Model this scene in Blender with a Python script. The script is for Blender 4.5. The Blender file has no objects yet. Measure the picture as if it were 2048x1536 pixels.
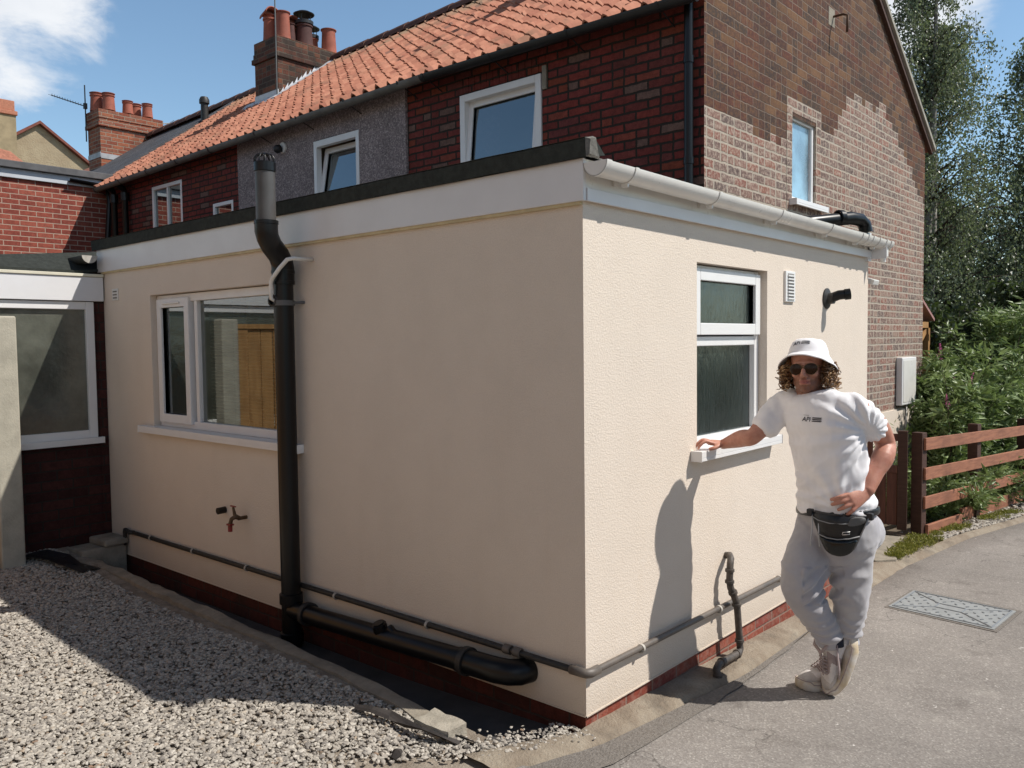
import bpy, bmesh, math, random
import numpy as np
from mathutils import Vector, Matrix, noise as mnoise
from mathutils.bvhtree import BVHTree
random.seed(7); rng = np.random.default_rng(7)
S = bpy.context.scene; COL = S.collection
R_ = math.radians
# ------------------------------------------------------------------ camera
cam_d = bpy.data.cameras.new('camera'); cam = bpy.data.objects.new('camera', cam_d); COL.objects.link(cam)
cam_d.sensor_width = 36; cam_d.lens = 29.2487; cam_d.clip_end = 2000; cam_d.clip_start = .05
X_ = Vector((.6593, .0459, -.7505)); Y_ = Vector((-.7518, .0249, -.6589)); X_.normalize()
Y_ = (Y_ - X_*X_.dot(Y_)).normalized(); Z_ = X_.cross(Y_)
CAMPOS = Vector((-2.821, -2.075, 1.68))
M = Matrix((X_, Y_, Z_)).to_4x4(); M.translation = CAMPOS
cam.matrix_world = M; S.camera = cam
S.render.resolution_x = 1024; S.render.resolution_y = 768
# ------------------------------------------------------------------ light
SUN = Vector((.62, -1.0, 1.453)).normalized()         # direction towards the sun
sd = bpy.data.lights.new('sun', 'SUN'); sd.energy = 4.3; sd.angle = R_(.6); sd.color = (1, .95, .88)
so = bpy.data.objects.new('sun', sd); COL.objects.link(so)
so.rotation_euler = SUN.to_track_quat('Z', 'Y').to_euler()
S.view_settings.view_transform = 'Standard'; S.view_settings.look = 'None'
S.view_settings.exposure = .20; S.view_settings.gamma = 1
W = bpy.data.worlds.new('World'); S.world = W; W.use_nodes = True

def nd(nt, t, ins=None, **props):
    n = nt.nodes.new(t)
    for k, v in props.items(): setattr(n, k, v)
    for k, v in (ins or {}).items():
        s = n.inputs[k]
        if isinstance(v, bpy.types.NodeSocket): nt.links.new(v, s)
        else: s.default_value = v
    return n
def mth(nt, op, a, b=None, c=None, clamp=False):
    n = nt.nodes.new('ShaderNodeMath'); n.operation = op; n.use_clamp = clamp
    for i, v in enumerate((a, b, c)):
        if v is None: continue
        if isinstance(v, bpy.types.NodeSocket): nt.links.new(v, n.inputs[i])
        else: n.inputs[i].default_value = v
    return n.outputs[0]
def vmth(nt, op, a, b=None, out=0):
    n = nt.nodes.new('ShaderNodeVectorMath'); n.operation = op
    for i, v in enumerate((a, b)):
        if v is None: continue
        if isinstance(v, bpy.types.NodeSocket): nt.links.new(v, n.inputs[i])
        else: n.inputs[i].default_value = v
    return n.outputs[out]
def mixc(nt, f, a, b, bt='MIX'):
    n = nt.nodes.new('ShaderNodeMix'); n.data_type = 'RGBA'; n.blend_type = bt
    for s, v in ((n.inputs[0], f), (n.inputs[6], a), (n.inputs[7], b)):
        if isinstance(v, bpy.types.NodeSocket): nt.links.new(v, s)
        elif s == n.inputs[0]: s.default_value = v
        else: s.default_value = (*v[:3], 1)
    return n.outputs[2]
def ramp(nt, f, stops, interp='LINEAR'):
    n = nt.nodes.new('ShaderNodeValToRGB'); n.color_ramp.interpolation = interp
    e = n.color_ramp.elements
    while len(e) < len(stops): e.new(.5)
    for i, (p, c) in enumerate(stops):
        e[i].position = p; e[i].color = (*c[:3], 1) if not isinstance(c, (int, float)) else (c, c, c, 1)
    nt.links.new(f, n.inputs[0]); return n.outputs[0]
def noise(nt, vec, scale, det=3, rough=.55, out='Fac', dist=0):
    n = nd(nt, 'ShaderNodeTexNoise', {'Scale': scale, 'Detail': det, 'Roughness': rough, 'Distortion': dist})
    if vec is not None: nt.links.new(vec, n.inputs['Vector'])
    return n.outputs[out]
def sstep(nt, v, a, b):
    n = nd(nt, 'ShaderNodeMapRange', {'Value': v, 'From Min': a, 'From Max': b}, interpolation_type='SMOOTHSTEP'); return n.outputs[0]

# world: daylight sky with a few soft fair-weather clouds
nt = W.node_tree; nt.nodes.clear()
sky = nd(nt, 'ShaderNodeTexSky', sky_type='NISHITA', sun_disc=False, sun_elevation=math.asin(SUN.z), sun_rotation=math.atan2(SUN.x, SUN.y), altitude=20, air_density=1.0, dust_density=.35, ozone_density=2.2)
tc = nd(nt, 'ShaderNodeTexCoord'); dv = tc.outputs['Generated']
dvn = vmth(nt, 'NORMALIZE', dv)
mp = nd(nt, 'ShaderNodeMapping', {'Vector': dvn, 'Scale': (1, 1, 1.9)}).outputs[0]
cn = noise(nt, mp, 7.5, 7, .62, dist=.35)
msum = None
def cdir(px, py):
    v = Vector(((px-1024)/1663.9, -(py-768)/1663.9, -1)); return (M.to_3x3() @ v).normalized()
for (d, r) in ((cdir(-5, 55), .105), (cdir(110, 35), .065), (cdir(30, 130), .065), (cdir(1830, 40), .085), (cdir(1760, 10), .08), (Vector((-.6, .3, .55)).normalized(), .4), (Vector((-.5, -.7, .4)).normalized(), .35)):
    dist = vmth(nt, 'DISTANCE', dvn, tuple(d), out=1)
    m = mth(nt, 'SUBTRACT', 1.0, mth(nt, 'DIVIDE', dist, r), clamp=True)
    msum = m if msum is None else mth(nt, 'MAXIMUM', msum, m)
cl = sstep(nt, mth(nt, 'ADD', cn, mth(nt, 'MULTIPLY', mth(nt, 'POWER', msum, .7), .36)), .60, .88)
cl = mth(nt, 'MULTIPLY', cl, sstep(nt, msum, 0, .3))
cc = mixc(nt, noise(nt, mp, 16, 4), (9, 9.3, 9.8), (12.5, 12.5, 12.5))
ez = nd(nt, 'ShaderNodeSeparateXYZ', {'Vector': dvn}).outputs[2]
skc = mixc(nt, 1.0, sky.outputs[0], ramp(nt, ez, [(.0, (1.72, 1.8, 1.72)), (.42, (1.72, 1.84, 1.76)), (.7, (.55, .58, .6)), (1, (.4, .42, .45))]), 'MULTIPLY')
fc = mixc(nt, mth(nt, 'MULTIPLY', cl, .88), skc, cc)
bg = nd(nt, 'ShaderNodeBackground', {'Color': fc, 'Strength': .076})
nt.links.new(bg.outputs[0], nd(nt, 'ShaderNodeOutputWorld').inputs[0])

# ------------------------------------------------------------------ materials
def newmat(name):
    m = bpy.data.materials.new(name); m.use_nodes = True; nt = m.node_tree
    b = nt.nodes['Principled BSDF']; return m, nt, b
def setbump(nt, b, h, strength=.5, dist=.01, nrm=None):
    n = nd(nt, 'ShaderNodeBump', {'Strength': strength, 'Distance': dist, 'Height': h})
    if nrm is not None: nt.links.new(nrm, n.inputs['Normal'])
    nt.links.new(n.outputs[0], b.inputs['Normal']); return n.outputs[0]
def GP(nt): return nd(nt, 'ShaderNodeNewGeometry').outputs['Position']
MATS = {}
def mat(name, col, rough=.6, var=.15, nscale=8, bump=0, bscale=60, bdist=.003, metallic=0, spec=.5, col2=None, dirt=0, stretch=None, coord='pos', sheen=0, trans=0, coat=0):
    if name in MATS: return MATS[name]
    m, nt, b = newmat(name)
    v = GP(nt) if coord == 'pos' else nd(nt, 'ShaderNodeTexCoord').outputs['Object']
    if stretch: v = nd(nt, 'ShaderNodeMapping', {'Vector': v, 'Scale': stretch}).outputs[0]
    n1 = noise(nt, v, nscale, 5, .6); f = sstep(nt, n1, .3, .7)
    c2 = col2 or tuple(c*(1-var) for c in col)
    c = mixc(nt, f, col, c2)
    if dirt:
        d = noise(nt, v, nscale*.37+1, 6, .7)
        c = mixc(nt, mth(nt, 'MULTIPLY', sstep(nt, d, .5, .72), dirt), c, (.09, .08, .065))
    nt.links.new(c, b.inputs['Base Color'])
    b.inputs['Roughness'].default_value = rough; b.inputs['Metallic'].default_value = metallic
    b.inputs['Specular IOR Level'].default_value = spec
    if sheen: b.inputs['Sheen Weight'].default_value = sheen
    if trans: b.inputs['Subsurface Weight'].default_value = trans; b.inputs['Subsurface Radius'].default_value = (.012, .005, .003)
    if coat: b.inputs['Coat Weight'].default_value = coat
    nt.links.new(mth(nt, 'ADD', mth(nt, 'MULTIPLY', n1, .2), rough-.1), b.inputs['Roughness'])
    if bump: setbump(nt, b, noise(nt, v, bscale, 4, .65), bump, bdist)
    MATS[name] = m; return m

def brick(name, cols, mortar, ch=.075, bl=.225, mw=.010, split=.0, seed=0, wob=.004, dark=.0, smear=0, bumps=.7, smearcol=None, grime=0):
    m, nt, b = newmat(name); pos = GP(nt)
    sp = nd(nt, 'ShaderNodeSeparateXYZ', {'Vector': pos})
    wn = nd(nt, 'ShaderNodeTexNoise', {'Vector': pos, 'Scale': 14, 'Detail': 3})
    wn = nd(nt, 'ShaderNodeSeparateColor', {'Color': wn.outputs['Color']})
    u = mth(nt, 'ADD', mth(nt, 'ADD', sp.outputs[0], sp.outputs[1]), mth(nt, 'MULTIPLY', mth(nt, 'SUBTRACT', wn.outputs[0], .5), wob*2))
    v = mth(nt, 'ADD', sp.outputs[2], mth(nt, 'MULTIPLY', mth(nt, 'SUBTRACT', wn.outputs[1], .5), wob*2))
    v = mth(nt, 'ADD', v, 10*ch-.068+.0)
    vr = mth(nt, 'DIVIDE', v, ch); row = mth(nt, 'FLOOR', vr); fv = mth(nt, 'FRACT', vr)
    par = mth(nt, 'MODULO', row, 2)
    ur = mth(nt, 'ADD', mth(nt, 'ADD', mth(nt, 'DIVIDE', u, bl), mth(nt, 'MULTIPLY', par, .5)), 50)
    col = mth(nt, 'FLOOR', ur); fu = mth(nt, 'FRACT', ur)
    idv = nd(nt, 'ShaderNodeCombineXYZ', {'X': col, 'Y': row, 'Z': seed+.5}).outputs[0]
    r0 = nd(nt, 'ShaderNodeTexWhiteNoise', {'Vector': idv}, noise_dimensions='3D')
    s = mth(nt, 'LESS_THAN', r0.outputs[0], split); k = mth(nt, 'ADD', s, 1)
    fk = mth(nt, 'MULTIPLY', fu, k); sub = mth(nt, 'FLOOR', fk); f2 = mth(nt, 'FRACT', fk)
    du = mth(nt, 'DIVIDE', mth(nt, 'MULTIPLY', mth(nt, 'MINIMUM', f2, mth(nt, 'SUBTRACT', 1, f2)), bl), k)
    dv_ = mth(nt, 'MULTIPLY', mth(nt, 'MINIMUM', fv, mth(nt, 'SUBTRACT', 1, fv)), ch)
    d = mth(nt, 'MINIMUM', du, dv_)
    fine = noise(nt, pos, 90, 3)
    d = mth(nt, 'ADD', d, mth(nt, 'MULTIPLY', mth(nt, 'SUBTRACT', fine, .5), .006))
    mask = sstep(nt, d, mw*.5-.0015, mw*.5+.002)          # 1 on brick
    idv2 = nd(nt, 'ShaderNodeCombineXYZ', {'X': mth(nt, 'ADD', col, mth(nt, 'MULTIPLY', sub, .37)), 'Y': row, 'Z': seed+9.5}).outputs[0]
    r1 = nd(nt, 'ShaderNodeTexWhiteNoise', {'Vector': idv2}, noise_dimensions='3D')
    n = len(cols); bc = ramp(nt, r1.outputs[0], [(i/n, c) for i, c in enumerate(cols)], 'CONSTANT')
    big = noise(nt, pos, 22, 5, .65); bc = mixc(nt, 1, bc, ramp(nt, big, [(.25, .62), (.75, 1.25)]), 'MULTIPLY')
    bc = mixc(nt, 1, bc, ramp(nt, fine, [(.3, .8), (.7, 1.12)]), 'MULTIPLY')
    if smear:
        sn = noise(nt, pos, 30, 5, .7); bc = mixc(nt, mth(nt, 'MULTIPLY', sstep(nt, sn, .42, .66), smear), bc, smearcol or mortar)
    mc = mixc(nt, noise(nt, pos, 40, 4), mortar, tuple(c*.7 for c in mortar))
    c = mixc(nt, mask, mc, bc)
    if grime:
        g = noise(nt, nd(nt, 'ShaderNodeMapping', {'Vector': pos, 'Scale': (1, 1, .35)}).outputs[0], 1.7, 6, .65)
        c = mixc(nt, mth(nt, 'MULTIPLY', sstep(nt, g, .42, .7), grime), c, (.03, .024, .02))
    nt.links.new(c, b.inputs['Base Color']); b.inputs['Roughness'].default_value = .85; b.inputs['Specular IOR Level'].default_value = .25
    h = mth(nt, 'ADD', mth(nt, 'MULTIPLY', mask, 1), mth(nt, 'MULTIPLY', fine, .35))
    h = mth(nt, 'ADD', h, mth(nt, 'MULTIPLY', r1.outputs[0], .25))
    setbump(nt, b, h, bumps, .006); MATS[name] = m; return m

def render_mat(name, col, grain=.9):
    m, nt, b = newmat(name); pos = GP(nt)
    vo = nd(nt, 'ShaderNodeTexVoronoi', {'Vector': pos, 'Scale': 120, 'Randomness': 1}).outputs['Distance']
    n1 = noise(nt, pos, 210, 3, .6); n2 = noise(nt, pos, 3.5, 5, .6)
    st = noise(nt, nd(nt, 'ShaderNodeMapping', {'Vector': pos, 'Scale': (3.5, 3.5, .5)}).outputs[0], 2.2, 5, .6)
    c = mixc(nt, sstep(nt, n2, .35, .7), col, tuple(x*.965 for x in col))
    c = mixc(nt, mth(nt, 'MULTIPLY', sstep(nt, st, .52, .8), .09), c, tuple(x*y for x, y in zip(col, (.78, .72, .64))))
    c = mixc(nt, 1, c, ramp(nt, n1, [(.3, .9), (.65, 1.05)]), 'MULTIPLY')
    sp = nd(nt, 'ShaderNodeSeparateXYZ', {'Vector': pos}).outputs[2]     # splash dirt near the ground
    spl = mth(nt, 'MULTIPLY', mth(nt, 'SUBTRACT', 1, sstep(nt, mth(nt, 'ADD', sp, mth(nt, 'MULTIPLY', n2, .3)), .16, .46)), .38)
    c = mixc(nt, spl, c, (.42, .35, .27))
    nt.links.new(c, b.inputs['Base Color']); b.inputs['Roughness'].default_value = .92; b.inputs['Specular IOR Level'].default_value = .15
    setbump(nt, b, mth(nt, 'ADD', mth(nt, 'MULTIPLY', vo, .8), mth(nt, 'MULTIPLY', n1, .9)), grain, .0032)
    MATS[name] = m; return m
# ------------------------------------------------------------------ geometry helpers
class MB:
    def __init__(s): s.v = []; s.f = []; s.m = []; s.uv = None
    def add(s, vs, fs, mi=0):
        o = len(s.v); s.v += [tuple(v) for v in vs]; s.f += [tuple(i+o for i in f) for f in fs]; s.m += [mi]*len(fs); return s
    def box(s, a, b, mi=0, rot=None, piv=None):
        x0, y0, z0 = map(min, zip(a, b)); x1, y1, z1 = map(max, zip(a, b))
        vs = [Vector((x, y, z)) for x in (x0, x1) for y in (y0, y1) for z in (z0, z1)]
        if rot is not None:
            p = Vector(piv if piv is not None else ((x0+x1)/2, (y0+y1)/2, (z0+z1)/2)); vs = [p+rot @ (v-p) for v in vs]
        return s.add(vs, [(0, 1, 3, 2), (4, 6, 7, 5), (0, 4, 5, 1), (2, 3, 7, 6), (0, 2, 6, 4), (1, 5, 7, 3)], mi)
    def quad(s, a, b, c, d, mi=0): return s.add([a, b, c, d], [(0, 1, 2, 3)], mi)
    def tube(s, pts, r, seg=16, caps=True, mi=0, up=None, ell=None):
        # swept tube; r float or list; ell = list of ratios for second axis
        P = [Vector(p) for p in pts]; n = len(P); r = [r]*n if isinstance(r, (int, float)) else list(r)
        ell = [1]*n if ell is None else ([ell]*n if isinstance(ell, (int, float)) else ell)
        u = Vector(up) if up else None; rings = []
        for i in range(n):
            t = (P[min(i+1, n-1)]-P[max(i-1, 0)]).normalized()
            if u is None: u = Vector((0, 0, 1)) if abs(t.z) < .9 else Vector((1, 0, 0))
            a = (u - t*u.dot(t)); a = a.normalized() if a.length > 1e-6 else t.orthogonal().normalized()
            if up is None: u = a
            b = t.cross(a)
            rings.append([P[i]+a*(r[i]*math.cos(q))+b*(r[i]*ell[i]*math.sin(q)) for q in [2*math.pi*k/seg for k in range(seg)]])
        vs = [p for g in rings for p in g]; fs = []
        for i in range(n-1):
            for k in range(seg): k2 = (k+1) % seg; fs.append((i*seg+k, i*seg+k2, (i+1)*seg+k2, (i+1)*seg+k))
        if caps: fs.append(tuple(reversed(range(seg)))); fs.append(tuple(range((n-1)*seg, n*seg)))
        return s.add(vs, fs, mi)
    def cyl(s, a, b, r, r2=None, seg=20, mi=0): return s.tube([a, b], [r, r if r2 is None else r2], seg, mi=mi)
    def lathe(s, c, prof, seg=28, axis=None, mi=0):
        c = Vector(c); q = Vector(axis or (0, 0, 1)).to_track_quat('Z', 'Y')
        vs = []; fs = []; n = len(prof)
        for (r, z) in prof:
            for k in range(seg):
                a = 2*math.pi*k/seg; vs.append(c+q @ Vector((r*math.cos(a), r*math.sin(a), z)))
        for i in range(n-1):
            for k in range(seg): k2 = (k+1) % seg; fs.append((i*seg+k, i*seg+k2, (i+1)*seg+k2, (i+1)*seg+k))
        return s.add(vs, fs, mi)
    def prism(s, poly, off, mi=0):
        # poly: list of 3D pts (planar), extruded by vector off
        n = len(poly); P = [Vector(p) for p in poly]; o = Vector(off)
        fs = [tuple(reversed(range(n))), tuple(range(n, 2*n))]+[(i, (i+1) % n, n+(i+1) % n, n+i) for i in range(n)]
        return s.add(P+[p+o for p in P], fs, mi)
    def build(s, name, mats, parent=None, smooth=False, bevel=0, bseg=2, weld=False, recalc=True, auto=None):
        me = bpy.data.meshes.new(name); org = Vector(parent.get('_o', (0, 0, 0))) if parent is not None else Vector((0, 0, 0))
        me.from_pydata([Vector(v)-org for v in s.v], [], s.f); me.update()
        for m in (mats if isinstance(mats, (list, tuple)) else [mats]): me.materials.append(m)
        me.polygons.foreach_set('material_index', s.m)
        if recalc or weld:
            bm = bmesh.new(); bm.from_mesh(me)
            if weld: bmesh.ops.remove_doubles(bm, verts=bm.verts, dist=1e-5)
            if recalc: bmesh.ops.recalc_face_normals(bm, faces=bm.faces)
            bm.to_mesh(me); bm.free()
        o = bpy.data.objects.new(name, me); COL.objects.link(o)
        if parent is not None: o.parent = parent; o['_o'] = parent.get('_o', (0, 0, 0)) if '_o' in parent.keys() else (0, 0, 0)
        if smooth: me.polygons.foreach_set('use_smooth', [True]*len(me.polygons))
        if auto is not None and smooth:
            try: me.set_sharp_from_angle(angle=R_(auto))
            except Exception: pass
        if bevel:
            b = o.modifiers.new('bevel', 'BEVEL'); b.width = bevel; b.segments = bseg; b.limit_method = 'ANGLE'; b.angle_limit = R_(40)
        return o
def tag(o, label=None, cat=None, group=None, kind=None):
    if label: o['label'] = label
    if cat: o['category'] = cat
    if group: o['group'] = group
    if kind: o['kind'] = kind
    return o
def thing(name, loc, label, cat, group=None):
    o = bpy.data.objects.new(name, None); COL.objects.link(o); o.location = loc; o['_o'] = tuple(loc); o.empty_display_size = .1
    return tag(o, label, cat, group)
def single(mb, name, mats, label, cat, group=None, kind=None, **k):
    # one-mesh thing, origin moved to its base
    vs = np.array([tuple(v) for v in mb.v]); c = ((vs[:, 0].min()+vs[:, 0].max())/2, (vs[:, 1].min()+vs[:, 1].max())/2, vs[:, 2].min())
    mb.v = [(v[0]-c[0], v[1]-c[1], v[2]-c[2]) for v in mb.v]
    o = mb.build(name, mats, None, **k); o.location = c; return tag(o, label, cat, group, kind)
def struct(mb, name, mats, **k):
    o = mb.build(name, mats, None, **k); o['kind'] = 'structure'; return o
# oriented wall helpers.  face 'W' looks to -x (u = y), face 'S' looks to -y (u = x); d = distance outwards
def PW(face, off, u, z, d=0): return Vector((off-d, u, z)) if face == 'W' else Vector((u, off-d, z))
def wbox(mb, face, off, u0, u1, z0, z1, d0, d1, mi=0): mb.box(PW(face, off, u0, z0, d0), PW(face, off, u1, z1, d1), mi); return mb
def wall(mb, face, off, u0, u1, z0, z1, holes=(), rev=.1, mi=0, mrev=None):
    us = sorted({u0, u1, *[h[0] for h in holes], *[h[1] for h in holes]}); zs = sorted({z0, z1, *[h[2] for h in holes], *[h[3] for h in holes]})
    for a, b in zip(us, us[1:]):
        for c, d in zip(zs, zs[1:]):
            if any(h[0] <= a and b <= h[1] and h[2] <= c and d <= h[3] for h in holes): continue
            q = [PW(face, off, a, c), PW(face, off, b, c), PW(face, off, b, d), PW(face, off, a, d)]
            mb.quad(*(q if face == 'S' else q[::-1]), mi=mi)
    for h in holes:
        mr = mi if mrev is None else mrev
        a, b, c, d = h[:4]; f = lambda u, z, q: PW(face, off, u, z, q)
        for p, q in (((a, c), (a, d)), ((a, d), (b, d)), ((b, d), (b, c)), ((b, c), (a, c))):
            mb.quad(f(*p, 0), f(*q, 0), f(*q, -rev), f(*p, -rev), mi=mr)
# ------------------------------------------------------------------ shared materials
M_render = render_mat('cream_render', (.745, .65, .552), .5)
M_upvc = mat('white_upvc', (.80, .79, .78), .35, .04, 5, spec=.5)
M_fascia = mat('white_fascia', (.74, .735, .74), .4, .05, 4)
M_gutter = mat('white_pvc_gutter', (.78, .76, .72), .3, .06, 6, dirt=.12)
M_felt = mat('mineral_felt', (.045, .05, .045), .95, .3, 30, bump=1, bscale=160, bdist=.003, spec=.2)
M_felttop = mat('felt_edge_grit', (.22, .21, .19), .95, .4, 60, bump=1, bscale=160, bdist=.003, spec=.2)
M_blackp = mat('black_soil_pvc', (.005, .005, .0055), .34, .2, 6, spec=.4)
M_blackd = mat('dusty_black_pvc', (.016, .015, .015), .55, .3, 25, col2=(.035, .033, .03), bump=.2)
M_greyp = mat('grey_waste_pvc', (.10, .088, .078), .5, .25, 14, col2=(.15, .125, .105))
M_clip = mat('pale_pipe_clip', (.5, .47, .42), .5, .2, 30)
M_plinth = brick('plinth_red_brick', [(.27, .065, .04), (.24, .055, .035), (.31, .08, .05), (.26, .06, .045)], (.30, .20, .16), ch=.078, mw=.011, smear=.3, smearcol=(.35, .27, .22), seed=3, grime=.15)
M_redold = brick('old_red_brick', [(.19, .036, .030), (.22, .042, .032), (.17, .036, .028), (.19, .044, .036), (.14, .036, .030), (.23, .055, .036), (.18, .038, .030), (.16, .042, .038), (.21, .04, .03), (.15, .034, .028), (.19, .04, .034), (.17, .10, .08), (.16, .032, .026), (.21, .05, .028)], (.035, .028, .022), mw=.017, split=.10, seed=5, wob=.009, bumps=1, grime=.25, ch=.073)
M_gabd = brick('weathered_gable_brick', [(.10, .044, .032), (.13, .056, .036), (.075, .034, .029), (.15, .078, .043), (.055, .036, .032), (.11, .038, .029), (.12, .060, .038), (.085, .046, .037), (.18, .095, .052), (.065, .045, .038), (.095, .038, .03), (.10, .054, .037)], (.24, .18, .14), mw=.008, split=.4, seed=11, wob=.010, bumps=.8, smear=.45, smearcol=(.24, .115, .04), ch=.0765, grime=.2)
M_gabl = brick('repointed_gable_brick', [(.20, .11, .085), (.25, .14, .11), (.16, .10, .085), (.24, .10, .075), (.13, .09, .08), (.28, .18, .14), (.19, .12, .10), (.27, .12, .085)], (.50, .43, .35), mw=.017, split=.40, seed=11, wob=.011, bumps=1, smear=.8, smearcol=(.47, .37, .30), ch=.0765)
M_modern = brick('modern_red_brick', [(.27, .065, .045), (.30, .075, .05), (.25, .06, .042), (.33, .09, .06)], (.50, .37, .29), mw=.011, seed=21, wob=.0015, bumps=.5)
M_porchb = brick('porch_shade_brick', [(.055, .018, .015), (.045, .015, .013), (.065, .022, .018)], (.035, .028, .024), mw=.010, seed=31, wob=.002)  # colours darkened so the brick carries the shade on the porch wall
M_chim = brick('chimney_brick', [(.25, .075, .045), (.30, .10, .055), (.17, .06, .04), (.22, .10, .06), (.11, .06, .045), (.33, .13, .075)], (.20, .16, .12), mw=.011, split=.25, seed=41, grime=.85, smear=.2, smearcol=(.12, .10, .07))
M_chimd = brick('sooty_chimney_brick', [(.16, .055, .035), (.20, .07, .04), (.10, .045, .034), (.14, .06, .04), (.07, .045, .036), (.24, .09, .05)], (.15, .125, .095), mw=.011, split=.25, seed=43, grime=.9, smear=.3, smearcol=(.09, .075, .055))
M_terra = mat('terracotta_pot', (.36, .10, .06), .75, .25, 9, bump=.3, bscale=40, dirt=.15)
M_lead = mat('lead_flashing', (.42, .43, .45), .5, .25, 9, dirt=.2)
M_dkmetal = mat('dark_metal', (.02, .02, .022), .5, .3, 10)
M_conc = mat('weathered_concrete', (.33, .29, .23), .95, .3, 9, bump=.9, bscale=70, bdist=.006, dirt=.25)
M_mortarstrip = mat('sandy_concrete', (.33, .28, .215), .95, .3, 6, bump=1, bscale=55, bdist=.012, dirt=.45, col2=(.24, .19, .14))
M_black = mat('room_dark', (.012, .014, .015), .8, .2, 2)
M_woodd = mat('dark_stained_timber', (.075, .032, .02), .75, .3, 7, bump=.5, bscale=30, bdist=.004, stretch=(1, 1, 8))
def wood(name, col, col2, st=(1, 14, 14)):
    m, nt, b = newmat(name); pos = GP(nt); v = nd(nt, 'ShaderNodeMapping', {'Vector': pos, 'Scale': st}).outputs[0]
    n1 = noise(nt, v, 3, 6, .65, dist=.6); n2 = noise(nt, pos, 3, 4)
    c = mixc(nt, sstep(nt, n1, .35, .66), col, col2); c = mixc(nt, mth(nt, 'MULTIPLY', sstep(nt, n2, .45, .75), .5), c, tuple(x*.55 for x in col2))
    nt.links.new(c, b.inputs['Base Color']); b.inputs['Roughness'].default_value = .75; setbump(nt, b, n1, .5, .004); return m
M_rail = wood('weathered_fence_rail', (.38, .16, .09), (.26, .105, .06))
M_gate = wood('gate_boards', (.15, .055, .033), (.095, .036, .024), (14, 14, 1))
M_larch = wood('new_fence_panel', (.50, .27, .10), (.38, .19, .065), (14, 14, 1))

def glass(name, tint=(.015, .03, .03), rough=.03, refl=.32, body=.5, ripple=0, rscale=30, streak=False, clear=0):
    m, nt, b = newmat(name); nt.nodes.remove(b); pos = GP(nt)
    out = [n for n in nt.nodes if n.type == 'OUTPUT_MATERIAL'][0]
    fr = nd(nt, 'ShaderNodeFresnel', {'IOR': 1.52}).outputs[0]
    f = mth(nt, 'ADD', mth(nt, 'MULTIPLY', fr, 1.6), refl, clamp=True)
    n = noise(nt, nd(nt, 'ShaderNodeMapping', {'Vector': pos, 'Scale': (1, 1, .16) if streak else (1, 1, 1)}).outputs[0], rscale, 4, .6)
    g = nd(nt, 'ShaderNodeBsdfGlossy', {'Color': (.9, .95, .95, 1), 'Roughness': rough})
    if ripple:
        bp = nd(nt, 'ShaderNodeBump', {'Strength': ripple, 'Distance': .004, 'Height': n}); nt.links.new(bp.outputs[0], g.inputs['Normal'])
    big = noise(nt, pos, 2.2, 5, .6)
    dc = mixc(nt, sstep(nt, big, .3, .75), tint, tuple(x*3.2+.006 for x in tint))
    if streak: dc = mixc(nt, mth(nt, 'MULTIPLY', sstep(nt, n, .5, .8), .5), dc, tuple(x*5+.01 for x in tint))
    d = nd(nt, 'ShaderNodeBsdfDiffuse', {'Color': dc})
    t = nd(nt, 'ShaderNodeBsdfTransparent', {'Color': (.8, .86, .84, 1)})
    mx0 = nd(nt, 'ShaderNodeMixShader', {0: clear, 1: d.outputs[0], 2: t.outputs[0]})
    mx = nd(nt, 'ShaderNodeMixShader', {0: f, 1: mx0.outputs[0], 2: g.outputs[0]})
    nt.links.new(mx.outputs[0], out.inputs[0]); MATS[name] = m; return m
G_clear = glass('clear_pane', (.01, .016, .016), .008, .12, clear=.75)
G_upper = glass('upper_pane', (.006, .010, .012), .01, .16, clear=.35)
G_obsc = glass('obscure_pane', (.006, .010, .0095), .2, -.02, ripple=.8, rscale=70, streak=True, clear=.25)
G_porch = glass('patterned_pane', (.05, .052, .042), .16, .06, ripple=1, rscale=14, clear=0.0)

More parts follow.
